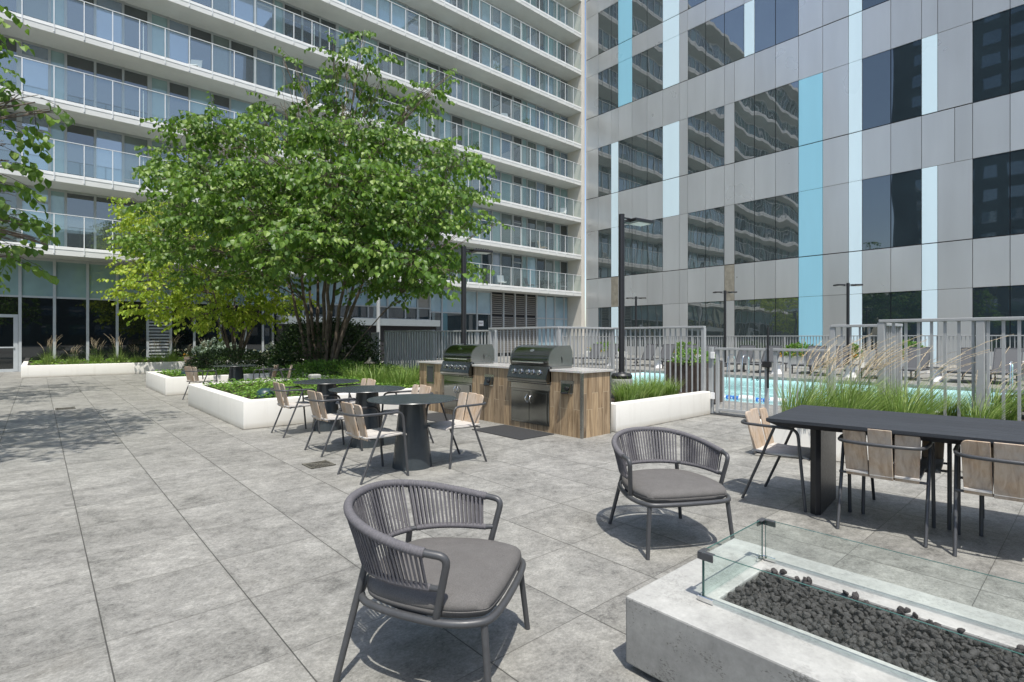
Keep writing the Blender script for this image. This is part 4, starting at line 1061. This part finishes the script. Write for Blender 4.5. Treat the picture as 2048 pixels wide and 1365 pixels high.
# ladders / grab rails
def grab(x,y,label,rz=0):
    t=thing('pool_rail',label,'pool rail',(x,y,0),rz)
    for k,s in enumerate((-.26,.26)):
        g=MB();g.tube(fillet([(-.35,s,0),(-.35,s,.80),(.12,s,.80),(.22,s,.1),(.25,s,-.6)],.16,6),.02,10);g.build('rail',M['chrome'],t,smooth=50)
    g=MB()
    for z in(-.25,-.5): g.box(.2,.3,-.25,.25,z,z+.03)
    g.build('step',M['chrome'],t)
    return t
grab(11.6,1.05,'curved chrome pool ladder rails behind the right fence, near edge of the pool')
grab(18.2,1.35,'curved chrome pool ladder rails on the far pool edge',math.pi)
grab(18.2,8.6,'thin chrome rail on the far pool edge behind the gate',math.pi)
# tall dark planter box right of the lamp, by the fence
t=thing('tall_planter','tall dark brown slatted planter box with a shrub, behind the fence end','planter',(10.55,5.95,0))
g=MB();g.box(-.36,.36,-.45,.45,.03,.86);g.build('inner_box',M['joint'],t)
g=MB()
for k in range(9):
    y=-.45+k*.1;g.box(-.385,-.361,y+.004,y+.096,.03,.88);
for k in range(8):
    x=-.385+k*.096;g.box(x+.004,x+.092,-.475,-.451,.03,.88)
g.build('slat_cladding',pm('dark_brown_slat',(.07,.052,.042),.6,var=.3,scale=8),t)
tp=t
# dome garden lights, path light
def dome(x,y,z,r,label,mat='metal_black'):
    g=MB();g.lathe([(r,0),(r*.98,r*.35),(r*.8,r*.72),(r*.45,r*.94),(0,r)],20,(0,0,0),cap=False);o=g.build('garden_dome',M[mat],smooth=60,loc=(x,y,z));tag(o,label,'speaker')
    return o
mb_=pm('blue_green_dome',(.02,.05,.055),.4)
M['dome']=mb_
dome(2.85,9.4,.41,.15,'small dark teal dome in the front planter ivy','dome')
dome(2.95,15.9,.41,.2,'small dark teal dome in the left planter ivy','dome')
t=thing('path_light','little bronze pagoda path light under the big tree','garden light',(5.85,11.6,.40))
g=MB();g.tube([(0,0,0),(0,0,.42)],.012,8);g.build('stem',M['drain'],t);g=MB();g.lathe([(.13,.40),(.05,.46),(.02,.54),(0,.55)],12,cap=False);g.build('hat',M['drain'],t,smooth=30)
g=MB();g.box(-.12,.12,-.1,.1,0,.17);o=g.build('irrigation_box',M['concrete'],loc=(4.7,12.0,.40),bevel=.03);tag(o,'grey stone utility box in the ivy behind the nook chairs','utility box')
# ------------------------------------------------------------------ vegetation
def leaf_mesh(g,p,d,n,L,W,fold=.18,tipdrop=.15):
    "ovate leaf folded on its midrib: p base, d direction, n normal"
    s=d.cross(n)
    if s.length<1e-5: return
    s.normalize();n=s.cross(d).normalized()
    a=p;b=p+d*L*.38;c=p+d*L*.72-n*L*.04;t=p+d*L-n*L*tipdrop
    up=n*W*fold
    g.v+= [tuple(a),tuple(b),tuple(c),tuple(t),tuple(b+s*W*.5+up),tuple(c+s*W*.36+up*.6),tuple(b-s*W*.5+up),tuple(c-s*W*.36+up*.6)]
    o=len(g.v)-8
    g.f+=[(o,o+4,o+1),(o+1,o+4,o+5,o+2),(o+2,o+5,o+3),(o,o+1,o+6),(o+1,o+2,o+7,o+6),(o+2,o+3,o+7)]
    g.m+=[0]*6
def rv(r): 
    while 1:
        v=Vector((r.uniform(-1,1),r.uniform(-1,1),r.uniform(-1,1)))
        if 0<v.length<=1: return v
def crown(g,tw,clumps,r,leafL,density,spray=(5,9),down=.55,twr=.005):
    for (c,rad,flat) in clumps:
        n=int(density*rad*rad)
        for _ in range(n):
            q=rv(r);q=q*(q.length**-.45) if q.length>.2 else q   # lean to the surface
            p=c+Vector((q.x,q.y,q.z*flat))*rad*r.uniform(.75,1.05)
            out=(p-c);out.z*=.4
            if out.length<.01: out=rv(r)
            out=(out.normalized()+rv(r)*.6);out.z=out.z*.4+r.uniform(-.25,.15);out.normalize()
            k=r.randint(*spray);seg=leafL*.48
            pts=[p]
            d=out.copy()
            for j in range(k):
                d=(d+Vector((0,0,-.07))+rv(r)*.12).normalized();pts.append(pts[-1]+d*seg)
            tw.tube([p-out*.35*rad*.6,p,pts[len(pts)//2],pts[-1]],[twr*1.4,twr,twr*.7,twr*.4],3,cap=False)
            side=d.cross(Vector((0,0,1)));side=side.normalized() if side.length>.01 else Vector((1,0,0))
            for j,x in enumerate(pts[1:]):
                s=side*(1 if j%2 else -1)
                ld=(s*r.uniform(.4,1.)+d*r.uniform(.3,.8)+Vector((0,0,-down*r.uniform(.3,1.7)))+rv(r)*.25).normalized()
                ln=(Vector((0,0,1))+rv(r)*.75+s*.3).normalized()
                L=leafL*r.uniform(.65,1.15);leaf_mesh(g,x+ld*.02,ld,ln,L,L*r.uniform(.7,.92))
def limb(g,a,b,r0,r1,r,sag=.0,n=6,wg=.025):
    a=Vector(a);b=Vector(b);P=[];k=(b-a).length
    for i in range(n+1):
        t=i/n;p=a.lerp(b,t);w=math.sin(math.pi*t)
        p+=Vector((r.uniform(-1,1),r.uniform(-1,1),0))*k*wg*w;p.z+=sag*w*k;P.append(p)
    g.tube(P,[r0+(r1-r0)*(i/n) for i in range(n+1)],8,cap=False);return P
def tree(name,label,base,stems,clumps,leafL,density,mat,seed,base_r=.06,spray=(5,9),down=.55,branches=True):
    r=random.Random(seed);base=Vector(base)
    t=thing(name,label,'tree',base);tr=MB();lf=MB();tw=MB()
    cl=[(c-base,rad,fl) for c,rad,fl in clumps]
    tips=[]
    for (off,top,r0) in stems:
        P=limb(tr,off,Vector(top)-base,r0*.78,r0*.42,r,.015,8,.009);tips.append((P[-1],r0*.5));tips.append((P[5],r0*.6))
    for c,rad,fl in cl:
        if branches:
            tp=min(tips,key=lambda q:(q[0]-c).length+max(0,q[0].z-c.z+.2)*1.5)
            P=limb(tr,tp[0],c,min(tp[1]*.6,.02),.008,r,.06,6)
            for _ in range(3): limb(tr,P[r.randint(3,5)],c+rv(r)*rad*.8,.010,.004,r,.05,4)
    crown(lf,tw,cl,r,leafL,density,spray,down)
    tr.build('trunk',M['bark'],t,smooth=60);cr=lf.build('crown',M[mat],t);tw.build('twigs',M['twig'],cr)
    return t
rq=random.Random(5)
# big redbud: clumps read from its outline, given depth round the stems
TB=at(650,738,16.0);TB.z=.42;T0=16.0
big=[(725,80,22),(700,120,30),(748,115,24),(668,98,14),(690,165,34),(760,165,30),(566,118,12),(590,135,14),(612,170,28),(650,195,32),(880,150,16),(908,140,14),(845,190,34),(868,185,22),(828,225,30),(560,205,28),(515,228,22),(700,205,34),(760,215,30),
 (345,245,22),(370,262,30),(420,255,42),(480,275,44),(560,268,48),(640,268,52),(710,275,58),(775,280,50),(850,290,38),(335,300,26),(905,315,36),(935,335,24),
 (325,350,30),(390,345,50),(460,355,58),(540,355,62),(620,360,65),(700,360,65),(780,365,60),(850,370,50),(905,385,36),(945,392,24),
 (330,410,34),(400,425,50),(480,430,58),(570,440,62),(660,440,68),(750,440,62),(830,440,55),(900,440,38),(960,435,24),(992,450,16),
 (310,480,36),(380,500,46),(450,510,50),(530,530,50),(620,520,60),(710,520,58),(790,530,52),(860,520,48),(915,530,28),(945,545,18),
 (420,562,26),(500,568,28),(560,575,24),(740,572,28),(800,580,30),(850,575,30),(800,612,13)]
cl=[]
for (u,v,rp) in big:
    m=T0/FP;v=v-(10 if v>500 else 0);edge=max(0,1-((u-650)/360)**2-((v-370)/260)**2)
    D=4.2*math.sqrt(edge) if edge>0 else .3
    k=1 if rp<26 or v<235 else (2 if edge<.45 or v<300 else 3)
    for j in range(k):
        dt=(0,) if k==1 else ((-.8,.7) if k==2 else (-1.,.0,1.))
        t=T0+dt[j]*D*rq.uniform(.65,.95)+rq.uniform(-.4,.4);s=t/T0
        cl.append((at(u+rq.uniform(-8,8)*(k>1),v+rq.uniform(-8,8)*(k>1),t),rp*m*rq.uniform(.9,1.15)*(1 if k<3 else .95),.52))
# bright low boughs on the camera side
for (u,v,rp) in ((520,480,26),(560,470,34),(610,465,40),(660,475,36),(700,490,30),(590,515,30),(640,520,22),(510,470,18),(770,500,34),(830,520,34),(900,540,22)):
    cl.append((at(u,v,T0-4.6+rq.uniform(-.4,.4)),rp*(T0-4.6)/FP*1.1,.6))
st=[]
for (ub,ut,vt,dt) in ((620,578,560,.4),(626,600,520,-.5),(632,618,540,.3),(638,636,500,.8),(645,652,450,0),(648,664,430,-.6),(654,684,470,.7),(658,700,500,-.3),(662,722,520,.5),(665,735,540,-.2),(670,800,590,-.6)):
    b=at(ub,735,16)-TB;b.z=0;b.x+=rq.uniform(-.06,.06);b.y+=rq.uniform(-.1,.1);st.append((b,at(ut,vt,16+dt),.085 if ut!=800 else .03))
tree('redbud_tree','big multi stemmed green tree standing in the middle planter',TB,st,cl,.162,76,'leaf',21,down=.75)
# yellow green tree behind it
YB=at(472,712,20.3);YB.z=.5;cy=[]
for (u,v,rp) in ((275,410,24),(300,430,30),(262,470,26),(300,490,34),(340,450,36),(255,520,24),(290,545,30),(238,575,18),(262,590,24),(320,570,36),(300,620,26),(350,615,36),(400,590,40),(380,640,22),(430,630,32),(480,610,36),(520,625,30),(560,600,30),(440,560,40),(400,480,40),(500,560,40),(590,600,24),(360,520,36)):
    cy.append((at(u,v,20.3+rq.uniform(-2,1.5)),rp*20.3/FP*1.15,.55))
for u,v in ((300,450),(420,440),(500,480),(360,420),(450,500)): cy.append((at(u,v,22.5),40*21/FP,.6))
st=[]
for k in range(9):
    a_=k/9*6.28;st.append((Vector((math.cos(a_)*.12,math.sin(a_)*.12,0)),YB+Vector((math.cos(a_)*1.1,math.sin(a_)*1.1,2.6+.3*(k%3))),.05))
tree('yellow_green_tree','smaller yellow green multi stemmed tree behind the big one, on the left',YB,st,cy,.155,80,'leaf_yellow',22,down=.8)
# tree out of frame at left: branches reach in, shade falls on the paving
LB=Vector((-3.0,8.6,.0));cz=[]
for (u,v,rp,t) in ((30,190,38,7.6),(70,205,26,7.6),(105,222,14,7.6),(-20,200,50,7.6),(10,235,30,7.8),(-40,260,60,8),(10,290,22,8.2),(22,330,26,8.4),(-20,330,50,8.3),(30,385,28,8.2),(10,420,30,8.2),(-40,420,60,8.1),(45,450,18,8),(20,480,34,8),(70,478,20,7.9),(92,490,10,7.8),(30,515,30,8),(-30,500,50,7.9)):
    cz.append((at(u,v,t),rp*t/FP*1.1,.6))
for x,y,z,q in ((-1.5,8.8,3.4,.8),(-2.4,9.8,3.6,1.0),(-1.2,10.2,3.6,.6),(-2.0,7.8,3.0,.8),(-3.2,8.4,4.4,1.2),(-1.6,9.3,4.6,.8),(-3.8,9.6,3.4,1.1),(-3.0,7.2,3.2,1.0),(-2.6,10.8,3.1,.8),(-3.6,8.6,5.6,1.2)): cz.append((Vector((x,y,z)),q,.65))
for sx,sy,q in ((1.2,11.5,.5),(.7,10.8,.6),(.2,10,.7),(-.3,9.4,.8),(.4,12.3,.35),(-.3,12.7,.55),(-.2,11.3,.6),(1.0,12.6,.2)):
    cz.append((Vector((sx-1.54,sy-2.8,7.0)),q*1.1,.6));cz.append((Vector((sx-1.65,sy-3.0,7.5)),q*.9,.6))
st=[(Vector((math.cos(k*1.05)*.1,math.sin(k*1.05)*.1,0)),LB+Vector((math.cos(k*1.05)*1.0+.3,math.sin(k*1.05)*1.0,2.8)),.055) for k in range(6)]
tree('left_redbud','green tree whose leafy branches reach in at the left edge',LB,st,cz,.15,52,'leaf',23,down=.9)
LB2=Vector((-4.2,16.2,0));cz=[(Vector((x,y,z)),q,.6) for x,y,z,q in ((-1.5,16.4,3.4,.8),(-1.0,17.6,2.9,.5),(-2.4,15.6,3.2,.9),(-3.4,17.4,3.8,1.2),(-4.5,16,4.8,1.4),(-2.0,18.6,3.4,.8),(-5.2,15.4,3.6,1.2),(-2.0,14.6,2.6,.5),(-2.8,19.6,3.2,.9))]
for sx,sy,q in ((1.0,19,.35),(.3,18.2,.6),(-.3,17.2,.6),(.0,20.3,.5),(.8,21.3,.3),(-.6,16,.4)):
    cz.append((Vector((sx-1.76,sy-3.2,8.0)),q*1.1,.6));cz.append((Vector((sx-1.87,sy-3.4,8.5)),q,.6))
st=[(Vector((math.cos(k*1.25)*.1,math.sin(k*1.25)*.1,0)),LB2+Vector((math.cos(k*1.25)*.9+.4,math.sin(k*1.25)*.9,2.8)),.055) for k in range(5)]
tree('left_redbud','farther tree out of view at left, its dark lowest leaves just showing at the edge',LB2,st,cz,.16,40,'leaf',24)
# dark shrub
def shrub(label,c,R3,n,mat,leafL,seed,name='shrub',wood=True):
    r=random.Random(seed);t=thing(name,label,'shrub',c);g=MB();w=MB()
    for _ in range(n):
        q=rv(r);q=q*(q.length**-.6);q.z=abs(q.z) if r.random()<.8 else q.z*.3
        bump=1+.16*noise.noise(q*2.6+Vector((seed,0,0)))
        p=Vector((q.x*R3[0],q.y*R3[1],max(.02,q.z*R3[2])))*bump*r.uniform(.85,1.04)
        d=(Vector((q.x,q.y,q.z*.6+.1))+rv(r)*.9).normalized();nn=(Vector((q.x,q.y,1))+rv(r)).normalized()
        L=leafL*r.uniform(.6,1.2);leaf_mesh(g,p,d,nn,L,L*.5)
    g.build('foliage',M[mat],t)
    if wood:
        for k in range(14):
            e=rv(r);limb(w,(e.x*.15,e.y*.15,0),(e.x*R3[0]*.7,e.y*R3[1]*.7,R3[2]*r.uniform(.5,.85)),.012,.004,r,0,4)
        w.build('stems',M['bark'],t)
    return t
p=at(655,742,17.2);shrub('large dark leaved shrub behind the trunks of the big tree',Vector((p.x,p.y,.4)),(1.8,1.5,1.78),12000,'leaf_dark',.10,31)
p=at(585,735,17.5);shrub('brighter green shoots at the left side of the dark shrub',Vector((p.x,p.y,.4)),(.7,.8,1.05),1600,'leaf',.09,32)
# mounded evergreen under the two trees
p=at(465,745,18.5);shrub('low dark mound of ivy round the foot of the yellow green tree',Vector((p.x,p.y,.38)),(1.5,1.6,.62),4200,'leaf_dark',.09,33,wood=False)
p=at(660,765,14.6);shrub('low green mound of ivy round the foot of the big tree',Vector((p.x,p.y,.36)),(1.5,1.3,.42),4800,'ivy',.07,34,wood=False)
p=at(760,770,13.2);shrub('low green mound of ground cover beside the path light',Vector((p.x,p.y,.34)),(.9,.9,.4),2200,'leaf',.07,35,wood=False)
# flowers near the windows
def blooms(label,c,R3,n,mat,s,seed):
    r=random.Random(seed);t=thing('hydrangea',label,'flowering shrub',c);g=MB();l=MB()
    for _ in range(n):
        q=rv(r);p=Vector((q.x*R3[0],q.y*R3[1],abs(q.z)*R3[2]+.1))
        for _ in range(26):
            e=rv(r).normalized();leaf_mesh(g,p+e*s*.8,e.orthogonal(),e,s*.6,s*.55,0,0)
    for _ in range(n*14):
        q=rv(r);p=Vector((q.x*R3[0],q.y*R3[1],abs(q.z)*R3[2]*.9));leaf_mesh(l,p,(q+rv(r)).normalized(),Vector((0,0,1)),.11,.06)
    g.build('flower_heads',M[mat],t);l.build('foliage',M['leaf_dark'],t)
p=at(548,722,19.);blooms('cream white hydrangea left of the dark shrub',Vector((p.x,p.y,.45)),(.45,.45,.75),30,'flower_white',.10,41)
p=at(435,712,26.2);blooms('pale green hydrangea hedge against the dark windows',Vector((p.x,p.y,.40)),(1.3,.6,.85),75,'flower_pale',.13,42)
p=at(505,718,25.8);blooms('white flower patch by the window mullions right of the trunks',Vector((p.x,p.y,.40)),(.9,.4,.35),14,'flower_white',.05,43)
p=at(362,722,25.8);blooms('few white globe flowers beside the louvre panel',Vector((p.x,p.y,.38)),(.6,.3,.45),7,'flower_white',.06,44)
p=at(378,726,25.5);blooms('small orange flowers in the rear planter',Vector((p.x,p.y,.38)),(.35,.2,.16),10,'flower_orange',.045,45)
# ground cover (uncountable)
def cover(name,label,rects,n_m2,mat,L,seed,z=.42,h=.10,skip=None):
    r=random.Random(seed);g=MB()
    for x0,x1,y0,y1 in rects:
        for _ in range(int((x1-x0)*(y1-y0)*n_m2)):
            x=r.uniform(x0,x1);y=r.uniform(y0,y1);hh=h*(.6+.8*noise.noise(Vector((x*1.7,y*1.7,seed)))+.4)
            p=Vector((x,y,z+r.random()*max(.02,hh)));a_=r.uniform(0,6.28)
            d=Vector((math.cos(a_),math.sin(a_),r.uniform(-.2,.5))).normalized();nn=(Vector((0,0,1))+rv(r)*.6).normalized()
            l=L*r.uniform(.6,1.2);leaf_mesh(g,p,d,nn,l,l*.75)
    o=g.build(name,M[mat]);tag(o,label,'ground cover',kind='stuff')
cover('ground_cover','bright green ivy covering the bed of the front planter',[(2.52,6.0,8.9,12.5)],520,'ivy',.06,51,.40,.10)
cover('ground_cover','green ivy in the bed left of the nook',[(2.48,5.3,15.3,17.9)],330,'ivy',.07,52,.40,.10)
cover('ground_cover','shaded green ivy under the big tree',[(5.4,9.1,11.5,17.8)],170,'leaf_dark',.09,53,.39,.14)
cover('ground_cover','low green leaves in the rear planter',[(-.2,9.2,25.2,29.5)],45,'leaf',.12,54,.38,.12)
# grasses
def make_grass(name,label,n,h,spread,lean,seed,plumes=0,ph=.4,wind=(.0,.0),bw=.008,cat='grass clump'):
    r=random.Random(seed);t=thing(name,label,cat);g=MB();pl=MB()
    def blade(h_,w,m,lx=0,ly=0,tipf=1.):
        a_=r.uniform(0,6.28);rr_=spread*.35*r.random()**.5;b=Vector((math.cos(a_)*rr_,math.sin(a_)*rr_,0))
        L_=lean*r.uniform(.3,1.2);d=Vector((math.cos(a_)*L_+wind[0]+r.gauss(0,.08),math.sin(a_)*L_+wind[1]+r.gauss(0,.08),0))
        P=[b+d*h_*(k/4)**1.9+Vector((0,0,h_*(k/4)*(1-.12*L_*(k/4)))) for k in range(5)]
        s=Vector((-math.sin(a_+r.uniform(-1,1)),math.cos(a_),0)).normalized()
        vs=[];
        for k,p in enumerate(P):
            ww=w*(1-(k/4)**1.5*.92);vs+=[p-s*ww,p+s*ww]
        m.add(vs,[(2*k,2*k+1,2*k+3,2*k+2) for k in range(4)]);return P
    for _ in range(n): blade(h*r.uniform(.45,1.1),bw*.5*r.uniform(.7,1.2),g)
    for _ in range(plumes):
        H=(h+ph)*r.uniform(.72,1.08);a_=r.uniform(0,6.28);b=Vector((math.cos(a_),math.sin(a_),0))*spread*.3*r.random()
        dr=Vector((wind[0]*r.uniform(.3,1.5)+r.gauss(0,.07),wind[1]*r.uniform(.3,1.5)+r.gauss(0,.07),0))
        P=[b+Vector((0,0,H*(t_-.13*t_**3)))+dr*H*(.35*t_+1.3*t_**3.2) for t_ in [i/9 for i in range(10)]]
        g.tube(P[:7],[.0018]*5+[.0014,.001],3,cap=False)
        pl.tube(P[6:],[.001,.0022,.002,.0008],3,cap=False)
        for j in range(44):
            t_=6+3*(j/44);i=int(t_);x=P[i].lerp(P[i+1],t_-i);e=(P[i+1]-P[i]).normalized()
            x_=(rv(r)*.45+e).normalized();leaf_mesh(pl,x,x_,rv(r).normalized(),.022,.0055,0,0)
        continue
        e=(P[4]-P[3]).normalized();q=P[3]
        m=26;Lp=(P[4]-P[3]).length*1.15
        pl.tube([q,q.lerp(P[4],.5),P[4]+e*.02],[.0015,.0028,.001],4,cap=False)
        for j in range(m):
            x=q.lerp(P[4],j/m);x_=(rv(r)*.6+e).normalized();leaf_mesh(pl,x,x_,rv(r).normalized(),.020,.005,0,0)
    g.build('blades',M['grass'],t)
    if plumes: pl.build('seed_heads',M['plume'],t)
    return t
# lamp planter: two dense tufts + small ones
ga=make_grass('grass_clump','bright green grass clump at the foot of the tall lamp',380,.42,.6,.7,61,bw=.012)
ga.location=(7.35,5.22,.36);ga['group']='grass clumps in the lamp planter'
k=0
for x,y,s,lb in((7.05,5.15,.85,'green grass clump left of the lamp footing'),(8.05,5.3,.95,'green grass clump right of the lamp'),(8.5,5.25,.75,'rightmost green grass clump in the lamp planter'),(7.75,5.15,.8,'small green grass clump in front of the lamp')):
    d=dup(ga,(x,y,.36),k*1.3+.8,lb);d.scale=(s,s,s);k+=1
# feathery grass behind the long table
gb_=make_grass('feather_grass','feathery grass with straw plumes, leftmost behind the long table',300,.58,.6,.6,62,plumes=22,ph=.62,wind=(.22,-.24),bw=.011)
gb_['group']='feathery grasses behind the long table';gb_.location=(6.7,2.4,.38)
pos=[(6.95,1.95),(7.3,2.35),(7.35,1.5),(7.8,2.2),(7.8,1.6),(8.2,1.9),(7.9,.95),(8.5,1.3),(8.5,2.3),(8.3,.35)]
gb2=make_grass('feather_grass','mostly green feathery grass clump, farthest right behind the long table',300,.56,.6,.6,66,plumes=5,ph=.6,wind=(.22,-.24),bw=.011)
gb2['group']='feathery grasses behind the long table';gb2.location=(8.75,.9,.38)
for i,(x,y) in enumerate(pos):
    d=dup(gb_ if i in(0,1,3) else gb2,(x,y,.38),R(random.uniform(-25,25)),'feathery grass clump behind the long table, %s along from the leftmost'%ords[i]);s=random.uniform(.8,1.02) if i<6 else .72;d.scale=(s,s,s)
# thin small grasses in the rear planter
gc=make_grass('reed_grass','reed grass with upright tan plumes in the rear planter, leftmost clump',170,.50,.6,.5,63,plumes=22,ph=.72,wind=(.05,.0),bw=.014)
gc['group']='reed grasses by the shopfront windows';gc.location=(.35,26.0,.38)
for i,x in enumerate((1.0,1.7,2.4,3.0,3.6,4.2,4.8,5.5)):
    d=dup(gc,(x,26.0+.3*(i%2),.38),i*1.1,'reed grass clump by the shopfront windows, %s after the leftmost'%ords[i]);s=.8+.25*((i*7)%3)/2;d.scale=(s,s,s*(1 if i%3 else .85))
# broad grass bed left of the counter
gd=make_grass('lily_grass','arching green grass clump left of the grill counter, leftmost',260,.42,.8,.55,64,bw=.014);gd['group']='arching grasses left of the counter';gd.location=(5.35,11.2,.40)
for i,(x,y) in enumerate(((5.9,10.9),(6.4,10.6),(5.3,10.3),(5.9,10.0),(6.5,9.8),(5.5,9.5),(6.9,10.6),(6.9,9.6))):
    dup(gd,(x,y,.40),i*.9,'arching green grass clump left of the grill counter, %s after the leftmost'%ords[i])
# trough shrubs beyond the pool
for i,(X,ya,yb_) in enumerate(flp):
    yc=(ya+yb_)/2;hw=(yb_-ya)/2
    t=shrub('yellow green shrub with orange flowers in the %s trough from the left'%ords[i],Vector((X,yc,DZ+.5)),(.42,hw*1.02,.55 if i<4 else .7),int(500+600*hw),'leaf' if i%2 else 'ivy',.13,70+i,wood=False)
    g=MB();r=random.Random(i)
    for _ in range(60):
        p=Vector((-.4+r.uniform(-.05,.1),r.uniform(-hw,hw)*(.9),r.uniform(.0,.22)));e=rv(r).normalized();leaf_mesh(g,p,e,Vector((-1,0,.3)),.06,.06,0,0)
    g.build('flowers',M['flower_orange'],t)
p=tp.location;shrub('shrub with yellow green leaves in the tall dark planter box',Vector((p.x,p.y,.84)),(.42,.5,.32),900,'ivy',.07,81,wood=False)
# ------------------------------------------------------------------ world, sun, camera
sd=Vector((.22,.40,-1.)).normalized();elev=math.asin(-sd.z);az=math.atan2(-sd.x,-sd.y)
w=bpy.data.worlds.new('World');scene.world=w;w.use_nodes=True;nt=w.node_tree;bg=nt.nodes['Background']
sky=nt.nodes.new('ShaderNodeTexSky');sky.sky_type='NISHITA';sky.sun_disc=False;sky.sun_elevation=elev;sky.sun_rotation=az;sky.air_density=1.;sky.dust_density=1.5;sky.ozone_density=1.
nt.links.new(sky.outputs[0],bg.inputs[0]);bg.inputs[1].default_value=.15
su=bpy.data.lights.new('sun','SUN');su.energy=3.4;su.angle=R(.53);su.color=(1,.956,.88);so=bpy.data.objects.new('sun',su);col.objects.link(so)
so.rotation_euler=sd.to_track_quat('-Z','Y').to_euler();so.location=(-10,-20,40)
cam=bpy.data.cameras.new('camera');co_=bpy.data.objects.new('camera',cam);col.objects.link(co_)
co_.location=(0,0,HC);co_.rotation_euler=(R(90),0,-YAW);cam.sensor_width=36;cam.lens=FP/2048*36
cam.shift_y=-(682.5-HP)/2048;cam.clip_end=2000;cam.clip_start=.05
scene.camera=co_
scene.view_settings.view_transform='Standard';scene.view_settings.look='None';scene.view_settings.exposure=0.64;scene.view_settings.gamma=1
scene.cycles.max_bounces=8;scene.cycles.transparent_max_bounces=16;scene.cycles.caustics_reflective=False;scene.cycles.caustics_refractive=False
scene.cycles.sample_clamp_indirect=6
